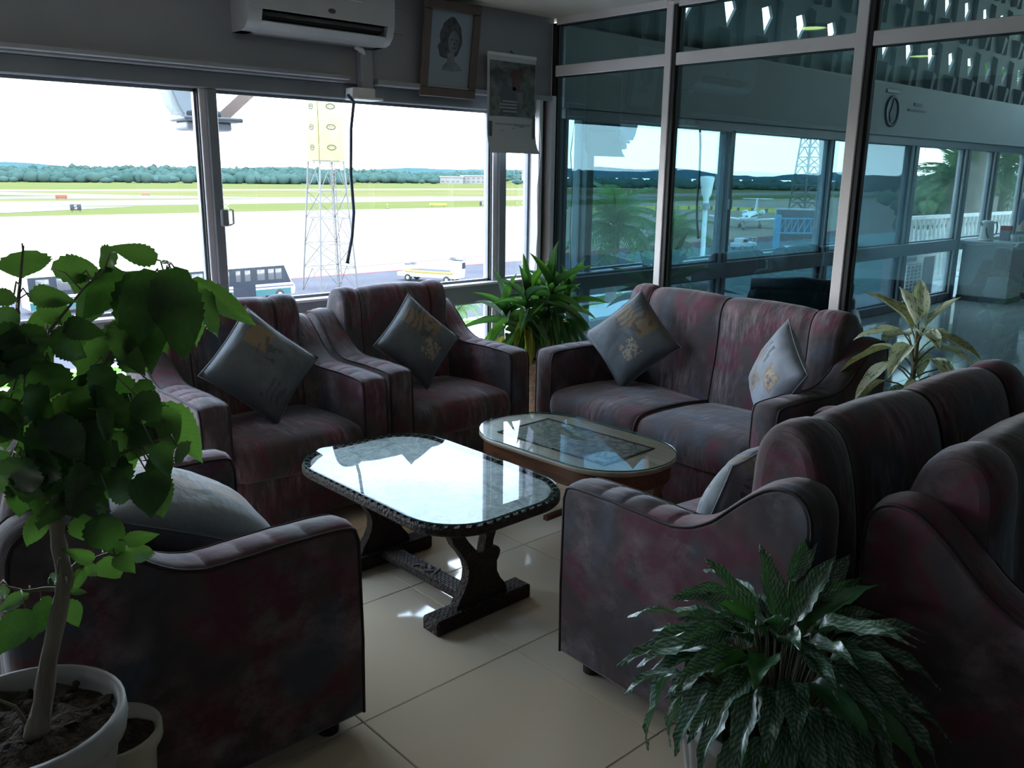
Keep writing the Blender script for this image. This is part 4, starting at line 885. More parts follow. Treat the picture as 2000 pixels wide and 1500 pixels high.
# pierced clerestory over the windows: precast blocks, each with a kite shaped hole and a tapering fin under it
PRE = mat('precast_concrete', (.26, .27, .27), .85, c2=(.21, .22, .22), scale=4)
cw = setting('wall_clerestory', (0, 4.6, 0))
PITCH, ROW = .58, .60
m = MB(); hx = PITCH/2
outer = [(-hx, 0), (hx, 0), (hx, ROW), (-hx, ROW)]; hole = [(-.02, .23), (.10, .40), (.05, .49), (-.09, .45)]
for y, d in ((-.015, 1), (.015, -1)):
    b0 = len(m.v); m.v += [(x_, y, z_) for x_, z_ in outer]+[(x_, y, z_) for x_, z_ in hole]
    for f_ in ((0, 1, 5, 4), (1, 2, 6, 5), (2, 3, 7, 6), (3, 0, 4, 7)): m.f.append([b0+i for i in f_]); m.mi.append(0); m.sm.append(False)
for i in range(4): m.f.append([4+i, 4+(i+1) % 4, 12+(i+1) % 4, 12+i]); m.mi.append(0); m.sm.append(False)
fin = [(-.13, .0, .42), (.13, .0, .42), (.06, .0, .0), (-.06, .0, .0)]
m.add([(-.14, -.015, .22), (.02, -.015, .18), (.0, -.015, .0), (-.08, -.015, .0), (-.12, -.12, .19), (-.02, -.12, .16), (-.015, -.08, .0), (-.06, -.08, .0)], [(4, 5, 6, 7), (0, 4, 7, 3), (1, 2, 6, 5), (0, 1, 5, 4), (3, 7, 6, 2)])
m.add([(.15, -.015, .56), (.24, -.015, .54), (.21, -.015, .0), (.16, -.015, .0), (.17, -.07, .52), (.22, -.07, .50), (.20, -.06, .0), (.17, -.06, .0)], [(4, 5, 6, 7), (0, 4, 7, 3), (1, 2, 6, 5), (0, 1, 5, 4), (3, 7, 6, 2)])
bme_ = None
for row in range(3):
    for k_ in range(18):
        x = 4.9+PITCH*k_+(hx if row % 2 else 0); z0 = 2.562+ROW*row
        if x > XR-.3: continue
        if bme_ is None: bme_ = m.build('precast_block', PRE, cw, (x, 0, z0)).data
        else: inst('precast_block', bme_, cw, (x, 0, z0))
struct(MB().box((4.5, 4.5, 4.36), (XR, 4.75, 4.4)), 'trim_55', HALLW)
# emblem and small notices on the hall wall
em = thing('wall_emblem', 'dark round emblem plaque with a bird-like mark on the hall wall', 'emblem', (9.62, 4.47, 2.27))
EM = mat('emblem_dark', (.05, .055, .06), .6)
MB().lathe([(.13, 0), (.165, 0), (.165, .015), (.13, .015), (.13, 0)], 36).build('ring', EM, em, M=Matrix.Rotation(radians(90), 4, 'X'))
m = MB(); m.prism([(-.03, -.12), (.05, -.11), (.04, -.03), (.06, .02), (.0, .12), (-.02, .04), (-.06, -.02)], 0, .012, 0, Matrix.Rotation(radians(90), 4, 'X')); m.build('figure', EM, em)
nb = thing('name_plate', 'reddish name plate on the hall wall over the round emblem', 'sign', (9.60, 4.47, 2.475))
MB().box((-.16, -.012, -.018), (.16, 0, .018), .003).build('plate', mat('plate_red', (.16, .11, .11), .5), nb)
n2 = thing('wall_notice', 'small dark lettering panel on the hall wall right of the emblem', 'sign', (10.25, 4.47, 2.33))
MB().box((-.10, -.01, .03), (.10, 0, .06)).build('panel', EM, n2); MB().box((-.24, -.01, -.03), (.20, 0, -.012)).build('panel', EM, n2)
# pier with the kettle
pier = struct(MB().box((12.10, 3.86, .07), (12.62, 4.47, .775), .004), 'trim_80', mat('rough_render', (.40, .41, .40), .85, c2=(.33, .34, .34), scale=40, bump=.3))
struct(MB().box((12.09, 3.85, 0), (12.63, 4.47, .07)), 'trim_81', DARKG)
struct(MB().box((12.08, 4.49, .66), (XR, 4.63, .78), .004), 'trim_82', HALLW); struct(MB().box((12.62, 4.49, 0), (XR, 4.60, .66)), 'wall_hall_sill', HALLW)
cl_ = thing('counter_cloth', 'pale cloth spread on the pier under the kettle', 'cloth', (12.36, 4.16, .777))
m = MB(); nx = 14
vs = []; 
for i in range(nx+1):
    for j in range(5):
        y = -.34+.68*i/nx; x = -.30+.5*j/4; z = .004+.003*sin(9*y+4*x); 
        if j == 0: z = -.035-.018*sin(11*y); x = -.275
        vs.append((x, y, z))
m.add(vs, [(i*5+j, i*5+j+1, (i+1)*5+j+1, (i+1)*5+j) for i in range(nx) for j in range(4)], 0, True); m.build('cloth_sheet', PAPER, cl_)
kt = thing('electric_kettle', 'white electric jug kettle standing on the pier in the hall', 'kettle', (12.28, 4.26, .785))
MB().lathe([(.001, 0), (.088, 0), (.09, .012), (.086, .02)], 28, close=True).build('base', WHITE, kt)
MB().lathe([(.082, .02), (.084, .05), (.078, .15), (.072, .23), (.071, .245), (.055, .258), (.001, .262)], 28).build('jug', WHITE, kt)
MB().tube([(-.05, .045, .20), (-.085, .075, .245)], [.02, .012], 8).build('spout', WHITE, kt)
MB().tube([(.05, -.045, .235), (.088, -.075, .235), (.10, -.085, .18), (.092, -.08, .09), (.06, -.05, .06)], .011, 8).build('handle', WHITE, kt)
m = MB(); m.tube([(-.083, -.012, .17), (-.084, -.02, .12), (-.079, -.035, .07), (-.068, -.05, .04)], .009, 6); m.build('water_gauge', DARKG, kt)
rb = thing('red_box', 'red packet on the counter behind the white kettle', 'box', (12.56, 4.12, .775))
MB().box((-.05, -.06, 0), (.05, .06, .14), .004).build('packet_lower', PRN, rb); MB().box((-.052, -.062, .14), (.052, .062, .20), .004).build('packet_lid', mat('packet_red', (.45, .06, .05), .5), rb)
for i, (x, y, lb) in enumerate(((12.50, 4.0, 'white cup on the counter right of the kettle'), (12.58, 3.93, 'white cup at the near corner of the counter'))):
    c = thing('cup', lb, 'cup', (x, y, .782), i*2, 'cups on the counter')
    MB().lathe([(.001, 0), (.028, 0), (.038, .05), (.042, .085), (.038, .085), (.034, .05), (.001, .006)], 20).build('bowl', WHITE, c)
    MB().tube([(.036, 0, .07), (.062, 0, .065), (.06, 0, .03), (.033, 0, .02)], .005, 6).build('handle', WHITE, c)
# black leather armchair
LEA = mat('black_leather', (.020, .022, .024), .35, c2=(.03, .032, .035), scale=9, bump=.2, bscale=30)
le = thing('leather_armchair', 'black leather armchair standing behind the glass partition', 'armchair', (6.2, 3.45, -.06), radians(-62))
MB().box((-.45, -.40, .06), (.45, .40, .38), .03).build('seat_base', LEA, le); MB().box((-.32, -.42, .38), (.32, .22, .50), .05).build('seat_cushion', LEA, le)
for s_ in (-1, 1): MB().box((s_*.39-.08, -.42, .06), (s_*.39+.08, .40, .60), .06).build('armrest', LEA, le)
m = MB(); m.box((-.42, .20, .30), (.42, .42, .74), .08); m.build('backrest', LEA, le); MB().tube([(-.40, .32, .73), (0, .33, .745), (.40, .32, .73)], [.07, .085, .07], 12).build('head_roll', LEA, le)
# person at the edge of the picture
def skin_body(name, joints, bones, m, parent):
    me = bpy.data.meshes.new(name); me.from_pydata([j[0] for j in joints], bones, []); o = bpy.data.objects.new(name, me); COL.objects.link(o); o.parent = parent
    md = o.modifiers.new('skin', 'SKIN'); md.use_smooth_shade = True
    for i, j in enumerate(joints): me.skin_vertices[0].data[i].radius = (j[1], j[2] if len(j) > 2 else j[1])
    me.skin_vertices[0].data[0].use_root = True
    sd = o.modifiers.new('smooth', 'SUBSURF'); sd.levels = 1; sd.render_levels = 2; me.materials.append(m); return o
pe = thing('person', 'person in dark blue shirt and pale trousers at the right edge of the picture', 'person', (12.98, 4.02, 0), radians(30))
SK = mat('skin', (.22, .12, .08), .5); SHIRT = mat('navy_shirt', (.03, .04, .075), .8); TRO = mat('pale_blue_trousers', (.30, .40, .48), .85)
J = [((0, 0, .92), .13, .10), ((0, .01, 1.12), .12, .09), ((0, .01, 1.32), .14, .09), ((0, 0, 1.44), .06, .06), ((0, -.01, 1.50), .05), ((0, -.015, 1.56), .075, .085), ((0, -.015, 1.66), .075, .09), ((0, -.01, 1.72), .045, .05),
     ((-.17, .01, 1.38), .055), ((-.24, .02, 1.12), .043), ((-.20, -.18, 1.00), .034), ((-.15, -.24, 1.00), .02, .03), ((.17, .01, 1.38), .055), ((.24, .03, 1.12), .043), ((.24, -.05, .88), .034), ((.24, -.07, .80), .02, .03),
     ((-.09, 0, .82), .085), ((-.10, -.01, .48), .06), ((-.10, .02, .09), .04), ((-.11, -.12, .04), .035), ((.09, 0, .82), .085), ((.10, -.01, .48), .06), ((.10, .02, .09), .04), ((.11, -.12, .04), .035)]
Bn = [(0, 1), (1, 2), (2, 3), (3, 4), (4, 5), (5, 6), (6, 7), (2, 8), (8, 9), (9, 10), (10, 11), (2, 12), (12, 13), (13, 14), (14, 15), (0, 16), (16, 17), (17, 18), (18, 19), (0, 20), (20, 21), (21, 22), (22, 23)]
skin_body('body', J, Bn, SK, pe)
skin_body('shirt', [((0, 0, .90), .150, .12), ((0, .01, 1.12), .140, .108), ((0, .01, 1.32), .158, .108), ((0, .005, 1.43), .07), ((-.17, .01, 1.38), .068), ((-.24, .02, 1.13), .055), ((.17, .01, 1.38), .068), ((.24, .03, 1.13), .055)], [(0, 1), (1, 2), (2, 3), (2, 4), (4, 5), (2, 6), (6, 7)], SHIRT, pe)
skin_body('trousers', [((0, 0, .95), .145, .115), ((-.09, 0, .80), .10), ((-.10, -.01, .48), .078), ((-.10, .02, .12), .065), ((.09, 0, .80), .10), ((.10, -.01, .48), .078), ((.10, .02, .12), .065)], [(0, 1), (1, 2), (2, 3), (0, 4), (4, 5), (5, 6)], TRO, pe)
m = MB(); m.lathe([(.001, .10), (.05, .09), (.082, .05), (.092, 0), (.088, -.06), (.075, -.09)], 20, c=(0, 0, 0)); h = m.build('hair', BLACK, pe, (0, .005, 1.66))
for s_ in (-1, 1):
    hx = -.15 if s_ < 0 else .24; base = Vector((-.13, -.27, 1.0)) if s_ < 0 else Vector((.24, -.075, .78))
    dv = Vector((.55, -.8, .1)) if s_ < 0 else Vector((0, -.15, -1)); sd_ = Vector((0, 0, 1)) if s_ < 0 else Vector((0, 1, 0)); dv.normalize()
    for k, (o_, l_) in enumerate(((-.028, .062), (-.010, .075), (.010, .078), (.028, .07))):
        b0 = base+sd_*o_; MB().tube([b0-dv*.03, b0+dv*l_*.5, b0+dv*l_+Vector((.012, 0, -.008))], [.0095, .009, .006], 7).build('finger', SK, pe)
    MB().tube([base-dv*.045-sd_*.03, base-dv*.01-sd_*.055, base+dv*.025-sd_*.06], [.011, .010, .007], 7).build('thumb', SK, pe)
for x, z in ((-.03, 1.645), (.03, 1.645)):
    MB().lathe([(.001, .010), (.008, .006), (.010, 0), (.001, -.010)], 10).build('eye', BLACK, pe, (x, -.098, z))
MB().tube([(0, -.10, 1.64), (0, -.122, 1.605), (0, -.10, 1.60)], [.008, .014, .008], 8).build('nose', SK, pe); MB().tube([(-.025, -.098, 1.575), (0, -.104, 1.572), (.025, -.098, 1.575)], .006, 6).build('mouth', mat('lips', (.16, .06, .05), .5), pe)
for s_ in (-1, 1): MB().lathe([(.001, .03), (.014, .02), (.016, -.01), (.008, -.03), (.001, -.033)], 10).build('ear', SK, pe, (s_*.080, .01, 1.63))
for s_ in (-1, 1): MB().box((s_*.105-.05, -.20, 0), (s_*.105+.05, .07, .08), .02).build('shoe', BLACK, pe)
# ------------------------------------------------------------------ the airfield outside, ten metres lower
G = -10.5
APR = mat('apron_concrete', (.235, .20, .155), .9, c2=(.20, .17, .13), scale=.05, detail=6, spec=0)
ASPH = mat('road_asphalt', (.078, .074, .080), .9, c2=(.066, .063, .069), scale=.2, spec=0)
GR1 = mat('airfield_grass', (.074, .082, .026), .95, c2=(.088, .086, .032), scale=.03, detail=8, spec=0)
GR2 = mat('dry_grass', (.108, .095, .040), .95, c2=(.088, .085, .031), scale=.02, detail=8, spec=0)
PALE = mat('pale_taxiway', (.15, .14, .128), .9, c2=(.135, .125, .115), scale=.05, spec=0)
RUN = mat('runway_asphalt', (.19, .18, .175), .9, spec=0)
LAWN = mat('lawn', (.08, .14, .03), .95, c2=(.06, .105, .025), scale=1.5, spec=0)
def strip(name, y0, y1, m, x0=-1400, x1=2200, dz=0):
    k = MB(); k.add([(x0, y0, G+dz), (x1, y0, G+dz), (x1, y1, G+dz), (x0, y1, G+dz)], [(0, 1, 2, 3)]); return struct(k, name, m)
strip('ground_courtyard', 5.5, 46, PALE); strip('ground_lawn', 46, 55.6, LAWN); strip('ground_kerb', 55.6, 56.6, mat('white_kerb', (.5, .49, .47), .9, spec=0))
strip('ground_road', 56.6, 91, ASPH); ap = strip('ground_apron', 91, 250, APR); strip('ground_grass', 250, 312, GR1)
strip('ground_taxiway', 312, 364, PALE); strip('ground_dry_grass', 364, 526, GR2); strip('ground_runway', 526, 560, RUN); strip('ground_far_grass', 560, 2600, GR1)
RPNT = mat('red_line_paint', (.42, .10, .09), .9, spec=0)
def paint(nm, pts, m, parent, dz=.03):
    k = MB(); k.add([(x, y, G+dz) for x, y in pts], [tuple(range(len(pts)))]); return k.build(nm, m, parent)
paint('painted_red_line', [(-300, 90.4), (400, 90.4), (400, 91.6), (-300, 91.6)], RPNT, ap)
paint('painted_red_line', [(60, 97), (110, 101), (110, 101.8), (60, 97.8)], RPNT, ap)
for i, (x, y, w) in enumerate(((72, 118, 30), (95, 121, 22), (60, 140, 16), (120, 150, 40), (40, 128, 20))): paint('cloud_shadow', [(x, y), (x+w, y+1), (x+w*1.05, y+2.1), (x+w*.4, y+1.7)], RUN, ap, .02+.002*i)  # faint cloud shadows painted as darker patches on the apron
k = MB(); k.add([(x, y, G+.06) for x, y in ((-400, 405), (100, 392), (180, 366), (330, 366), (190, 385), (150, 432), (110, 505), (-400, 522))], [tuple(range(8))]); struct(k, 'ground_link_taxiway', PALE)
k = MB(); k.add([(x, y, G+.1) for x, y in ((-400, 440), (60, 428), (118, 424), (96, 455), (50, 478), (-400, 492))], [tuple(range(6))]); struct(k, 'ground_grass_island', GR1)
k = MB(); k.add([(x, y, G+.06) for x, y in ((-400, 268), (60, 270), (104, 300), (70, 312), (-400, 313))], [tuple(range(5))]); struct(k, 'ground_taxiway_bend', PALE)
# hills and trees round the horizon, distance haze mixed into their colours
def ridge(name, r, a0, a1, base, amp, seed, m, fr=6):
    n = 160; vs = []
    for i in range(n+1):
        a = radians(a0+(a1-a0)*i/n); h = base+amp*(noise.noise(Vector((a*fr, seed, 0)))+.5*noise.noise(Vector((a*fr*3, seed, 2)))+.16*noise.noise(Vector((a*fr*14, seed, 5))))
        for (q, z) in ((.72, G-1), (.86, G+(h-G)*.6), (1, h), (1.12, G)): vs.append((r*q*sin(a), r*q*cos(a), z))
    k = MB(); k.add(vs, [(i*4+j, (i+1)*4+j, (i+1)*4+j+1, i*4+j+1) for i in range(n) for j in range(3)], 0, True); return struct(k, name, m)
ridge('hill_range', 2300, -5, 80, 11, 14, 3.3, mat('hazy_wooded_hill', (.032, .062, .064), 1, c2=(.042, .076, .076), scale=.02, detail=8, spec=0), 5)
ridge('hills_distant', 6200, -88, -2, 40, 50, 8.1, mat('hazy_distant_hill', (.038, .070, .090), 1, c2=(.034, .062, .080), scale=.004, spec=0), 7)
TR = mat('hazy_treeline_foliage', (.026, .050, .042), 1, c2=(.040, .066, .055), scale=.06, detail=4, spec=0)
ico = bmesh.new(); bmesh.ops.create_icosphere(ico, subdivisions=1, radius=1); iv = [v.co.copy() for v in ico.verts]; ifc = [[v.index for v in f.verts] for f in ico.faces]; ico.free()
k = MB(); q = random.Random(77)
def crown(k, x, y, z, rx, rz, seed):
    k.add([(x+v.x*rx*(1+.35*noise.noise(v*2.2+Vector((seed, 0, 0)))), y+v.y*rx, z+v.z*rz*(1+.4*noise.noise(v*2.4+Vector((0, seed, 0))))) for v in iv], ifc, 0, True)
for i in range(5200):
    a = radians(q.uniform(-80, 70)); r = 870+900*q.random()**1.4
    if radians(32) < a < radians(46) and r < 1020: r += 170
    if 640 < r*sin(a) < 830 and 770 < r*cos(a) < 880: continue
    rise = max(0, (r-950)/820)**1.2*(11+9*noise.noise(Vector((a*7, 3, 1)))); hgt = q.uniform(4, 9.5)
    if a < 0: rise *= .2; hgt *= .75
    crown(k, r*sin(a), r*cos(a), G+rise+hgt*.5, q.uniform(4, 8.5), hgt*.65, i*1.7)
o = k.build('tree_line', TR); finish(o, 'dense green belt of trees along the far side of the airfield', 'trees', kind='stuff')
HSE = mat('cream_render', (.16, .15, .135), .9); RF = mat('grey_roof', (.22, .20, .19), .9); WD = mat('window_dark', (.05, .06, .07), .4)
def house(x, y, w, d, h, lb, storeys):
    t = thing('distant_building', lb, 'building', (x, y, G), -atan2(x, y))
    MB().box((-w/2, 0, 0), (w/2, d, h)).build('wall', HSE, t); MB().box((-w/2-1, -1, h), (w/2+1, d+1, h+1)).build('roof', RF, t)
    for s_ in range(storeys):
        for i in range(int(w/6)): MB().box((-w/2+2+6*i, -.15, s_*4+1.5), (-w/2+5+6*i, .1, s_*4+3.2)).build('window', WD, t)
    return t
house(668, 845, 28, 10, 7.5, 'low cream building nearest the lattice mast, beyond the airfield', 1)
house(700, 835, 40, 12, 9, 'middle cream building in front of the far trees', 2)
house(775, 800, 48, 14, 15, 'tallest pale building in front of the far trees', 4)

# signs in the grass
def text(nm, s, size, m, parent, M, ext=.01):
    c = bpy.data.curves.new(nm, 'FONT'); c.body = s; c.size = size; c.align_x = 'CENTER'; c.align_y = 'CENTER'; c.extrude = ext; c.materials.append(m)
    o = bpy.data.objects.new(nm, c); COL.objects.link(o); bpy.context.view_layer.update(); me = bpy.data.meshes.new_from_object(o.evaluated_get(bpy.context.evaluated_depsgraph_get())); bpy.data.objects.remove(o); return inst(nm, me, parent, M=M)
RX = Matrix.Rotation(radians(90), 4, 'X')
SIGNW = mat('sign_white', (.75, .75, .75), .6); SGB = mat('sign_black', (.006, .007, .009), .6)
def gsign(x, y, w, h, s, lb, bg, fg):
    t = thing('taxiway_sign', lb, 'sign', (x, y, G), -atan2(x, y))
    MB().box((-w/2, -.15, .5), (w/2, .15, .5+h), .04).build('board', bg, t)
    for s_ in (-1, 1): MB().box((s_*w*.35-.08, -.08, 0), (s_*w*.35+.08, .08, .5)).build('leg', SGB, t)
    if s: text('lettering', s, h*1.0, fg, t, Matrix.Translation((0, -.17, .5+h*.5)) @ RX)
YEL = mat('sign_yellow', (.20, .16, .025), .6)
gsign(75.8, 268, 2.9, 1.7, 'S', 'black airfield sign with a white letter S in the grass', SGB, SIGNW)
gsign(214, 252, 2.3, 1.5, '2', 'black airfield sign with a white figure in the grass right of the mast', SGB, SIGNW)
gsign(197.5, 258, 6.5, .8, '', 'long low yellow airfield sign left of the black numbered sign', YEL, SGB)
gsign(238.5, 252, 6.5, .8, '', 'long low yellow airfield sign by the corner window post', YEL, SGB)
gsign(102, 378, 4.2, 1.4, '', 'orange red marker board on the left side of the airfield', mat('marker_orange', (.16, .035, .015), .7), SGB)
gsign(147, 412, 3.6, 1.2, '', 'smaller orange red marker board farther off, left of the window post', mat('marker_orange_pale', (.16, .07, .045), .7), SGB)
t = thing('cross_marker', 'white cross shaped marker in the grass right of the window post', 'marker', (118.5, 264, G), -atan2(118, 264))
for s_ in (-1, 1): MB().bar((-1.1, -.1*s_, .3 if s_ > 0 else 1.9), (1.1, -.1*s_, 1.9 if s_ > 0 else .3), .4, .15).build('arm', SIGNW, t)
for x, y, lb in ((171, 252, 'small yellow and black edge light at the grass edge right of the mast'), (227, 247, 'small edge light at the grass edge beside the corner window')):
    t = thing('edge_light', lb, 'light', (x, y, G)); MB().lathe([(.35, 0), (.3, .2), (.1, .3), (.1, 1.0), (.3, 1.1), (.3, 1.5), (.001, 1.6)], 10, close=True).build('lamp', YEL, t); MB().box((-.5, -.5, 0), (.5, .5, .2)).build('plinth', SGB, t)

# lattice mast with yellow panels
STL = mat('galvanised_steel', (.075, .072, .07), .5, .2); YP = mat('yellow_panel', (.26, .245, .075), .7, c2=(.28, .265, .09), scale=.8)
OVB = mat('oval_outline', (.009, .010, .014), .6)
def lattice(name, lb, cat, loc, rz, b, tp, H, lv, rl, rb):
    t = thing(name, lb, cat, loc, rz); c4 = ((-1, -1), (1, -1), (1, 1), (-1, 1))
    W_ = lambda z: b+(tp-b)*z/H
    P = lambda c, z: Vector((c[0]*W_(z)/2, c[1]*W_(z)/2, z))
    for c in c4: MB().bar(P(c, 0), P(c, H), rl).build('leg', STL, t)
    zs = [H*(1-(1-i/lv)**.92) for i in range(lv+1)]
    for i in range(lv):
        z0, z1 = zs[i], zs[i+1]
        for j in range(4):
            a, d = c4[j], c4[(j+1) % 4]
            MB().bar(P(a, z1), P(d, z1), rb).build('strut', STL, t)
            mid = (P(a, z1)+P(d, z1))/2
            MB().bar(P(a, z0), mid if i % 2 == 0 else P(d, z1), rb*.8).build('brace', STL, t); MB().bar(P(d, z0), mid if i % 2 == 0 else P(a, z1), rb*.8).build('brace', STL, t)
    return t
tw = lattice('lattice_mast', 'steel lattice mast carrying tall yellow panels, seen through the window', 'mast', (46.3, 79.0, G), radians(-4), 4.2, 2.6, 13.1, 5, .13, .07)
m = MB()
for s_ in (-.25, .25): m.bar((s_+.6, -1.0, 0), (s_+.4, -.6, 13.1), .06)
for i in range(34): m.bar((.35-.2*i/34*1, -1+.4*i/34, .38*i+.2), (.85-.2*i/34, -1+.4*i/34, .38*i+.2), .05)
m.build('ladder', STL, tw)
MB().box((-1.5, -1.5, 13.0), (1.5, 1.5, 13.12)).build('platform', STL, tw)
for j in range(4):
    A = Matrix.Rotation(pi/2*j, 4, 'Z'); pn = MB().box((-1.31, -1.40, 13.15), (1.31, -1.33, 22.5), .02).build('panel', YP, tw, M=A)
    for z in (14.4, 16.35, 18.3, 20.3, 22.0):
        ring = [(0.0, 0)]; kk = MB(); vs = []; n_ = 28
        for i in range(n_):
            a = 2*pi*i/n_; vs += [(.52*cos(a), -1.42, z+.29*sin(a)), (.39*cos(a), -1.42, z+.18*sin(a))]
        kk.add(vs, [(2*i, 2*i+1, (2*i+3) % (2*n_), (2*i+2) % (2*n_)) for i in range(n_)]); kk.build('oval_emblem', OVB, pn)
        text('emblem_lettering', 'MTN', .27, OVB, pn, Matrix.Translation((0, -1.42, z)) @ RX, .005)

# airport buses
TEALP = mat('bus_teal', (.008, .062, .066), .35); BWH = mat('bus_white', (.42, .42, .44), .35); BBL = mat('bus_blue_stripe', (.028, .03, .085), .4)
BGL = mat('bus_glass', (.014, .018, .024), .15); BWIN = mat('bus_window', (.065, .062, .066), .1); TYRE = mat('tyre', (.008, .008, .009), .8); RIM = mat('wheel_rim', (.45, .44, .42), .4)
def wheel(p, x, y, r, w=.3):
    A = Matrix.Translation((x, y, r)) @ RX
    o = MB().lathe([(r*.55, -w/2), (r*.95, -w/2), (r, -w/3), (r, w/3), (r*.95, w/2), (r*.55, w/2)], 20, close=True).build('wheel', TYRE, p, M=A)
    MB().lathe([(.001, w/2+.01), (r*.3, w/2+.02), (r*.55, w/2-.02)], 16).build('hub', RIM, o)
def make_bus(lb, loc):
    t = thing('airport_bus', lb, 'bus', loc); L_ = 10.6
    side = [(0, .45), (.12, .9), (.02, 1.25), (-.12, 1.35), (-.30, 1.55), (-.95, 2.95), (-1.15, 3.05), (-L_, 2.95), (-L_-.05, 2.6), (-L_-.05, .45)]
    pl = [(x, z) for x, z in side]
    A = Matrix(((1, 0, 0, 0), (0, 0, 1, 0), (0, 1, 0, 0), (0, 0, 0, 1)))
    MB().prism(pl, -1.25, 1.25, 0, A).build('body', BWH, t, fix=True)
    MB().box((-L_, -1.28, .45), (-.35, -1.255, .98)).build('lower_panel', TEALP, t); MB().box((-L_, -1.28, 1.12), (-.05, -1.257, 1.22)).build('stripe', BBL, t)
    MB().prism([(-L_, 1.42), (-L_, 2.78), (-1.0, 2.85), (-.42, 1.62), (-.30, 1.42)], -1.285, -1.255, 0, A).build('window_band', BGL, t, fix=True)
    MB().box((-6.2, -1.295, .48), (-4.0, -1.25, 2.75)).build('door', BGL, t)
    for x, w in ((-9.9, 1.2), (-8.3, 1.3), (-6.9, .5), (-5.85, .55), (-4.95, .65), (-3.7, .9), (-2.6, .7), (-1.85, .75)): MB().box((x-w*.1, -1.30, 1.75), (x+w*.75, -1.284, 2.62), .02).build('window', BWIN, t)
    MB().add([(-.36, -1.1, 1.62), (-.36, 1.1, 1.62), (-.94, 1.1, 2.88), (-.94, -1.1, 2.88)], [(0, 1, 2, 3)]).build('windscreen', BGL, t)
    for x in (-1.55, -8.3):
        for y in (-1.16, 1.16): wheel(t, x, y, .47)
    MB().lathe([(.001, 0), (.12, .01), (.12, .05)], 12).build('headlight', RIM, t, M=Matrix.Translation((.08, -.95, .8)) @ Matrix.Rotation(radians(90), 4, 'Y'))
    MB().box((-8, -.8, 3.0), (-6, .8, 3.2), .05).build('roof_unit', BWH, t)
    return t
bus = make_bus('white and teal airport bus parked below the window behind the armchair', (40.5, 77.2, G)); bus.scale.z = 1.16
b2 = copy_tree(bus); b2.location = (28.7, 80.5, G); b2['label'] = 'second airport bus mostly hidden behind the plant leaves at left'
for o in (bus, b2): o['group'] = 'airport buses'
# belt loader truck
bl = thing('belt_loader', 'white and yellow belt loader truck parked on the road below', 'truck', (59.5, 78.9, G), radians(-66))
TY = mat('loader_yellow', (.20, .155, .03), .5)
MB().box((-4, -1.1, .55), (3.6, 1.1, 1.0), .06).build('chassis', BWH, bl); MB().box((-3.4, -.5, 1.45), (3.2, .5, 1.75), .04).build('conveyor', BWH, bl); MB().box((-3.0, -1.14, 1.02), (3.2, -1.0, 1.30), .02).build('side_rail', TY, bl)
MB().box((2.2, .1, 1.0), (3.7, 1.05, 2.5), .1).build('cab', BWH, bl); MB().box((2.15, .2, 1.6), (3.75, .95, 2.3)).build('window', BGL, bl); MB().box((2.0, .0, 2.55), (3.8, 1.1, 2.65), .03).build('cab_roof', DARKG, bl)
for x, z in ((-3.2, 1.95), (-2.4, 2.1), (2.7, 2.9)): MB().box((x-.25, -.3, z-.3), (x+.25, .2, z)).build('fitting', DARKG, bl)
for x in (-2.6, 2.4):
    for y in (-1.0, 1.0): wheel(bl, x, y, .42)
# floodlight on a bracket just outside
fl = thing('floodlight', 'white floodlight with a brown bracket arm hanging outside the window post', 'floodlight', (2.42, 5.6, 1.80))
FW = mat('floodlight_white', (.12, .125, .14), .5)
MB().box((-.17, -.10, .0), (.13, .10, .055), .015).build('lens_box', FW, fl); MB().box((-.19, -.12, .055), (.20, .12, .085), .01).build('rim', DARKG, fl); MB().box((-.11, -.11, .085), (.06, .05, .125), .012).build('gear_box', DARKG, fl)
m = MB(); pr_ = [(-.20, .085), (-.235, .14), (-.265, .22), (-.285, .32), (-.305, .40)]; vs = []
for x, z in pr_: vs += [(x, -.14, z), (x+.03, .10, z+.01), (.12, .16, z+.01), (.12, .17, z+.01), (x+.022, .112, z+.01), (x+.012, -.14, z+.004)]
m.add(vs, [(i*6+j, i*6+(j+1) % 6, (i+1)*6+(j+1) % 6, (i+1)*6+j) for i in range(4) for j in range(6)], 0, True); m.build('hood', mat('hood_white', (.14, .16, .17), .6), fl)
MB().bar((.07, .02, .05), (.46, -.1, .42), .05, .07).build('bracket_arm', mat('rusty_arm', (.20, .14, .11), .7), fl); MB().bar((.46, -.1, .42), (.55, -.95, .50), .05).build('wall_arm', DARKG, fl)
# ledge under the window and courtyard palm
struct(MB().box((XL-1, 5.9, -.55), (9.5, 6.5, .10)), 'ledge_concrete', HALLW)
struct(MB().box((9.8, 4.75, -.45), (26, 6.3, -.22)), 'balcony_floor', HALLW)
struct(MB().box((XL-1, 4.66, G), (26, 4.74, -.05)), 'wall_below', HALLW)
def frond_mesh(name, m, n=15, droop=.5, leaf=.32, wd=.04):
    k = MB(); sp = [Vector((0, t, .28*sin(t*2.4)-droop*t**2.2)) for t in [i/n for i in range(n+1)]]; k.tube(sp, [.018*(1-i/n*.8) for i in range(n+1)], 4)
    for i in range(2, n+1):
        t = i/n; L_ = leaf*sin(pi*min(1, t*.9+.12))**.6
        for s_ in (-1, 1):
            for dd in (0, .5/n):
                a = sp[i]-Vector((0, dd, 0)); b = a+Vector((s_*L_*.8, L_*.55, -L_*.45)); e = Vector((0, wd/2, 0))
                k.add([a-e, a+e, b], [(0, 1, 2)])
    me = bpy.data.meshes.new(name); me.from_pydata(k.v, [], k.f); me.materials.append(m); return me
PF = leafmat('palm_green', (.05, .115, .04), (.085, .155, .06), (.13, .26, .05), .5, 4, w=.35)
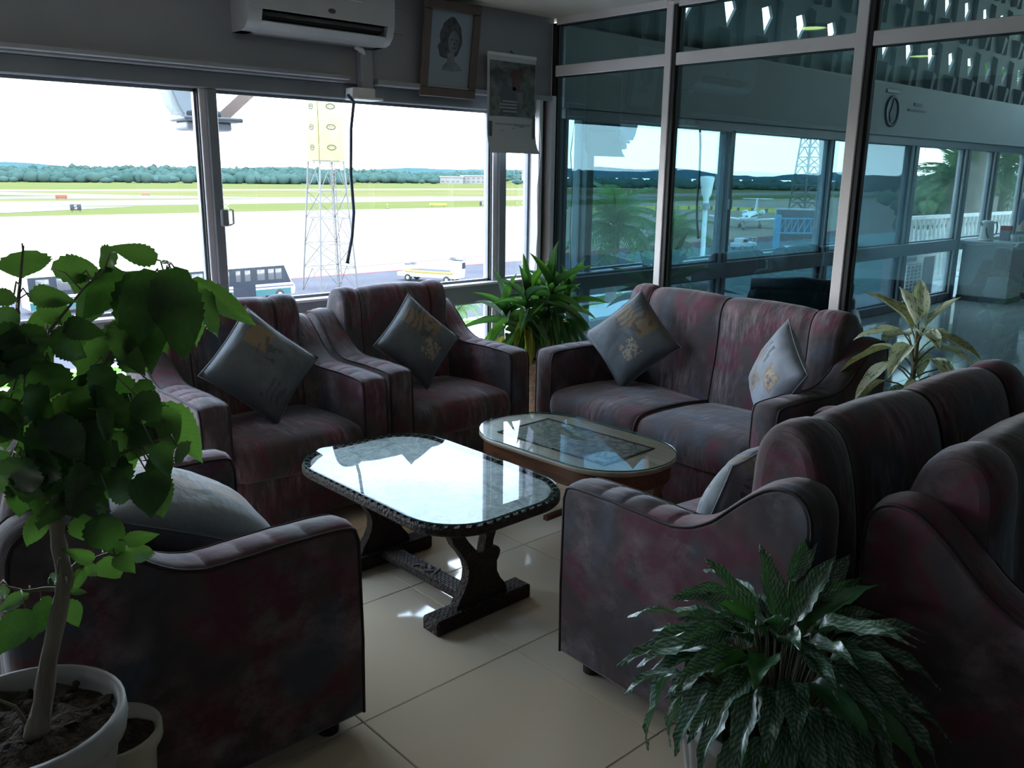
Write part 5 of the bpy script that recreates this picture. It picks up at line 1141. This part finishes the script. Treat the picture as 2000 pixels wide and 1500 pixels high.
PTR = mat('palm_trunk', (.17, .15, .125), .9, c2=(.11, .10, .085), scale=3, bump=.5, bscale=6)
FR = [frond_mesh('frond', PF), frond_mesh('frond', PF, 13, .85, .30)]
def palm(lb, c, h0, R_, n, seed, tr=.22, group=None):
    t = thing('palm_tree', lb, 'tree', (c[0], c[1], h0), 0, group); q = random.Random(seed); H = c[2]-h0
    MB().tube([(.0, 0, 0), (.1, .05, H*.3), (0, .1, H*.7), (0, 0, H)], [tr*1.3, tr, tr*.9, tr*.8], 10).build('trunk', PTR, t)
    for k in range(n):
        az = k*2.4+seed; el = radians(70-125*k/n+q.uniform(-8, 8)); y = Vector((cos(az)*cos(el), sin(az)*cos(el), sin(el))); nn = Vector((-cos(az)*sin(el), -sin(az)*sin(el), cos(el)))
        inst('frond', FR[k % 2], t, M=frame_on((0, 0, H), Vector((0, 0, H))+y*R_*q.uniform(.85, 1.1), nn, R_))
    return t
palm('feathery palm mirrored in the glass partition, left of the lamp post', (-14.5, 18.7, -.2), G, 2.1, 26, 1.0)
palm('second feathery palm mirrored in the partition, right behind the lamp post', (-19.2, 19.6, -.95), G, 2.0, 26, 2.2)
palm('palm seen through the hall window left of the thick trunk', (39.2, 15.2, 1.4), G, 2.2, 26, 3.1, .25)
palm('thick trunked palm behind the kettle', (37.3, 13.6, 4.6), G, 2.6, 24, 4.4, .42)
palm('palm right of the thick trunk, near the right edge', (42.5, 14.2, 2.0), G, 2.2, 26, 5.0, .25)
palm('young palm in the courtyard under the window sill', LOWPALM, G, 1.6, 18, 6.0, .15)
t = thing('broadleaf_tree', 'round green tree beyond the balcony left of the palms', 'tree', (58, 23.5, G))
k = MB(); q = random.Random(9)
for i in range(120):
    v = Vector((q.gauss(0, 1), q.gauss(0, 1), q.gauss(0, .8)))*1.05; crown(k, v.x*1.1, v.y, 10.3+v.z, q.uniform(.35, .8), q.uniform(.3, .7), i)
c_ = k.build('crown', mat('tree_crown', (.055, .105, .04), .9, c2=(.085, .14, .05), scale=2), t); MB().tube([(0, 0, 0), (.1, 0, 4), (0, 0, 9.5)], [.3, .25, .15], 8).build('trunk', PTR, t)
# balcony with outdoor unit and railing
ou = thing('outdoor_unit', 'white air conditioner outdoor unit standing on the balcony outside the hall', 'air conditioner', (12.62, 5.3, -.22))
MB().box((-.62, -.14, .04), (.42, .16, .76), .015).build('casing', WHITE, ou); MB().box((-.58, -.155, .10), (-.10, -.139, .62)).build('fan_recess', DARKG, ou)
for i in range(11): MB().box((-.59, -.168, .10+.05*i), (-.09, -.154, .112+.05*i)).build('grille_bar', WHITE, ou)
for i in range(5): MB().box((-.59+.125*i, -.172, .10), (-.58+.125*i, -.160, .62)).build('grille_bar', WHITE, ou)
MB().box((.02, -.150, .10), (.36, -.139, .70)).build('dark_panel', DARKG, ou); MB().box((-.55, -.146, .66), (-.25, -.139, .72)).build('maker_plate', DARKG, ou)
for x in (-.5, .3): MB().box((x-.04, -.13, 0), (x+.04, .15, .04)).build('foot', DARKG, ou)
rl = thing('balcony_railing', 'grey turned baluster railing along the balcony outside the hall', 'railing', (14.0, 6.05, -.22))
MB().box((-.15, -.05, 1.14), (7, .05, 1.20), .01).build('top_rail', WHITE, rl); MB().box((-.15, -.05, .10), (7, .05, .18), .01).build('bottom_rail', WHITE, rl)
bme = None
for i in range(40):
    if bme is None: bme = MB().lathe([(.035, .18), (.035, .26), (.02, .30), (.05, .45), (.022, .62), (.035, .66), (.022, .70), (.05, .88), (.02, 1.02), (.035, 1.06), (.035, 1.14)], 8).build('baluster', WHITE, rl, (0, 0, 0)).data
    else: inst('baluster', bme, rl, (.178*i, 0, 0))
ROOF = mat('teal_sheet_roof', (.16, .30, .27), .5)
rf = thing('sheet_roof', 'teal corrugated sheet roof beyond the balcony', 'roof', (0, 0, 0))
k = MB(); vs = []; n_ = 180
for i in range(n_+1):
    x = 13+.1*i; z = .022*(1 if i % 4 < 2 else -1); vs += [(x, 7.2, -.62+z), (x, 11.5, .02+z)]
k.add(vs, [(2*i, 2*i+2, 2*i+3, 2*i+1) for i in range(n_)]); k.build('corrugated_sheet', ROOF, rf)
MB().box((12.9, 7.3, -1.0), (31.1, 11.4, -.68)).build('fascia', HALLW, rf); MB().box((13.2, 7.6, G), (30.8, 11.2, -.7)).build('wall', HALLW, rf)
# chequered runway caravan
cv = thing('chequered_hut', 'red and white chequered hut standing far out in the grass', 'hut', (445, 192, G), -atan2(445, 192))
CHW = mat('chequer_white', (.5, .48, .47), .8); CHR = mat('chequer_red', (.30, .07, .06), .8)
MB().box((-7, 0, .5), (7, 5, 7)).build('body', CHW, cv)
k = MB(); 
for i in range(14):
    for j in range(6):
        if (i+j) % 2: k.box((-7+i, -.15, .6+j*1.06), (-6+i, -.02, .6+(j+1)*1.06))
k.build('chequer_squares', CHR, cv)
# airliner on the apron (mirrored in the partition)
PLW = mat('aircraft_white', (.55, .56, .58), .3); PLB = mat('aircraft_belly', (.30, .31, .32), .4)
ai = thing('airliner', 'white T-tailed airliner parked on the apron, mirrored in the glass partition', 'airplane', (-183, 109, G), radians(-23))
ax = Matrix.Rotation(radians(90), 4, 'Y')
MB().lathe([(.001, 13), (.35, 12.7), (.8, 11.9), (1.15, 10.5), (1.2, 8), (1.2, -6), (1.0, -9), (.6, -12), (.15, -14.5), (.001, -14.6)], 24, c=(0, 0, 0)).build('fuselage', PLW, ai, M=Matrix.Translation((0, 0, 2.7)) @ ax)
def wing(nm, pts, th, m=PLW): MB().prism(pts, -th/2, th/2).build(nm, m, ai)
for s_ in (-1, 1):
    o = MB().prism([(2.2, s_*.9), (-2.0, s_*.9), (-3.6, s_*10.4), (-2.3, s_*10.4)] if s_ > 0 else [(2.2, -.9), (-2.3, -10.4), (-3.6, -10.4), (-2.0, -.9)], -.12, .12).build('wing', PLW, ai, M=Matrix.Translation((0, 0, 1.9)) @ Matrix.Rotation(s_*radians(4), 4, 'X'))
    o = MB().prism([(-12.0, s_*.1), (-13.8, s_*.1), (-14.8, s_*3.8), (-13.8, s_*3.8)], -.08, .08).build('tailplane', PLW, ai, M=Matrix.Translation((-.6, 0, 6.7)))
    MB().lathe([(.001, 2.0), (.5, 1.9), (.72, 1.2), (.7, -.5), (.42, -2), (.001, -2)], 16).build('engine', PLW, ai, M=Matrix.Translation((-7.6, s_*2.0, 3.4)) @ ax)
    MB().lathe([(.001, 1.93), (.46, 1.93)], 16).build('intake', DARKG, ai, M=Matrix.Translation((-7.6, s_*2.0, 3.4)) @ ax)
    MB().bar((-.8, s_*2.4, .4), (-.8, s_*2.2, 2.0), .22).build('main_gear_leg', PLB, ai)
    for d in (-.22, .22): wheel(ai, -.8, s_*2.4+d, .45, .25)
    MB().box((11.5, s_*.55-.25, 3.1), (12.1, s_*.55+.25, 3.45), .08).build('cockpit_window', BGL, ai)
fin = MB().prism([(-9.5, 3.6), (-13.6, 3.4), (-15.0, 6.8), (-12.6, 6.8)], -.12, .12, 0, Matrix(((1, 0, 0, 0), (0, 0, 1, 0), (0, 1, 0, 0), (0, 0, 0, 1)))).build('fin', PLW, ai, fix=True)
MB().bar((10.3, 0, .3), (10.3, 0, 1.8), .16).build('nose_gear_leg', PLB, ai)
for d in (-.18, .18): wheel(ai, 10.3, d, .32, .18)
for i in range(16): MB().box((-5.5+.9*i, -1.215, 2.75), (-5.1+.9*i, -1.16, 3.1)).build('cabin_window', BGL, ai)
# yellow barriers
YB_ = mat('barrier_yellow', (.50, .40, .04), .7); q = [(-214, 193), (-245, 191), (-277, 184), (-277, 150)]
seg = []
for (x0, y0), (x1, y1) in zip(q, q[1:]):
    L_ = sqrt((x1-x0)**2+(y1-y0)**2); nn_ = int(L_/5.4)
    for i in range(nn_): seg.append((x0+(x1-x0)*(i+.5)/nn_, y0+(y1-y0)*(i+.5)/nn_, atan2(y1-y0, x1-x0)))
br0 = thing('yellow_barrier', 'long yellow barrier block in the row across the mirrored apron', 'barrier', (seg[0][0], seg[0][1], G), seg[0][2], 'yellow barriers on the apron')
MB().prism([(-.5, 0), (.5, 0), (.3, .5), (.25, 1.4), (-.25, 1.4), (-.3, .5)], -2.3, 2.3, 0, Matrix(((0, 0, 1, 0), (1, 0, 0, 0), (0, 1, 0, 0), (0, 0, 0, 1)))).build('block', YB_, br0, fix=True); MB().box((2.3, -.3, .1), (2.9, .3, 1.1)).build('coupling', DARKG, br0)
for x, y, a in seg[1:]:
    c = copy_tree(br0); c.location = (x, y, G); c.rotation_euler = (0, 0, a)
# second mast, pickup, car, gantry, board, lamp
lattice('lattice_pylon', 'plain steel lattice pylon on the far apron, mirrored in the partition', 'mast', (-300, 153, G), radians(20), 8, 4.5, 27, 8, .5, .32)
pk = thing('pickup_truck', 'white pickup truck with a cage on its bed, mirrored behind the airliner foreground', 'truck', (-125, 77, G), radians(4))
MB().box((-2.6, -.95, .5), (2.6, .95, 1.15), .08).build('body', BWH, pk); MB().box((.0, -.88, 1.1), (1.6, .88, 1.9), .12).build('cab', BWH, pk); MB().box((.15, -.90, 1.25), (1.4, .90, 1.75)).build('window', BGL, pk)
for a, b in (((-2.5, -.9, 1.15), (-2.5, -.9, 1.95)), ((-1.2, -.9, 1.15), (-1.2, -.9, 1.95)), ((-.1, -.9, 1.15), (-.1, -.9, 1.95)), ((-2.5, -.9, 1.95), (-.1, -.9, 1.95)), ((-2.5, .9, 1.95), (-.1, .9, 1.95)), ((-2.5, -.9, 1.95), (-2.5, .9, 1.95)), ((-2.5, -.9, 1.55), (-.1, -.9, 1.55))): MB().bar(a, b, .07).build('cage_bar', BWH, pk)
for x in (-1.7, 1.7):
    for y in (-.85, .85): wheel(pk, x, y, .36)
cr_ = thing('white_car', 'white car parked below the blue gantry, mirrored in the partition', 'car', (-121.0, 66.5, G), radians(-38))
MB().prism([(-2.1, .35), (-2.15, .8), (-1.6, .98), (-.9, 1.42), (.5, 1.42), (1.2, 1.0), (2.1, .82), (2.15, .35)], -.82, .82, 0, Matrix(((1, 0, 0, 0), (0, 0, 1, 0), (0, 1, 0, 0), (0, 0, 0, 1)))).build('body', BWH, cr_, fix=True)
MB().prism([(-1.45, 1.0), (-.85, 1.35), (.45, 1.35), (1.0, 1.0)], -.835, .835, 0, Matrix(((1, 0, 0, 0), (0, 0, 1, 0), (0, 1, 0, 0), (0, 0, 0, 1)))).build('window', BGL, cr_, fix=True)
for x in (-1.3, 1.3):
    for y in (-.75, .75): wheel(cr_, x, y, .32, .2)
BLU = mat('gantry_blue', (.04, .22, .36), .5)
gn = thing('blue_gantry', 'light blue steel truss gantry with one upright, mirrored in the partition', 'gantry', (-121.8, 69.3, G), atan2(-4.9, -6.3))
MB().box((-.45, -.35, 0), (.45, .35, 6.2), .05).build('upright', BLU, gn)
for z in (3.3, 5.6):
    for y in (-.35, .35): MB().bar((0, y, z), (8.2, y, z), .2).build('chord', BLU, gn)
for i in range(7):
    MB().bar((.4+1.1*i, -.35, 3.3), (1.5+1.1*i, -.35, 5.6), .14).build('diagonal', BLU, gn); MB().bar((.4+1.1*i, -.35, 3.3), (.4+1.1*i, -.35, 5.6), .12).build('vertical', BLU, gn)
bd = thing('dark_board', 'big dark board with a white edge behind the blue gantry, mirrored in the partition', 'board', (-134, 71.7, G), atan2(-5.5, -2.8))
MB().box((-3.9, -.12, 1.2), (3.9, .12, 6.6), .04).build('panel', mat('board_dark', (.06, .075, .09), .6), bd); MB().box((-4.1, -.15, 6.6), (4.1, .15, 6.9)).build('edge', BWH, bd); MB().box((-4.1, -.15, 1.2), (-3.9, .15, 6.9)).build('edge', BWH, bd)
for x in (-3, 0, 3): MB().box((x-.12, .1, 0), (x+.12, .34, 6.4)).build('post', STL, bd)
lp = thing('street_lamp', 'white street lamp with a flared shade, mirrored in the glass partition', 'lamp post', (-16.2, 16.25, G))
MB().tube([(0, 0, 0), (0, 0, 11.2)], [.11, .075], 12).build('post', WHITE, lp); MB().lathe([(.09, 11.1), (.10, 11.35), (.17, 11.5), (.235, 12.0), (.225, 12.06), (.001, 12.08)], 24).build('shade', WHITE, lp); MB().lathe([(.12, 11.0), (.14, 11.12), (.10, 11.2)], 16).build('collar', ALUD, lp)
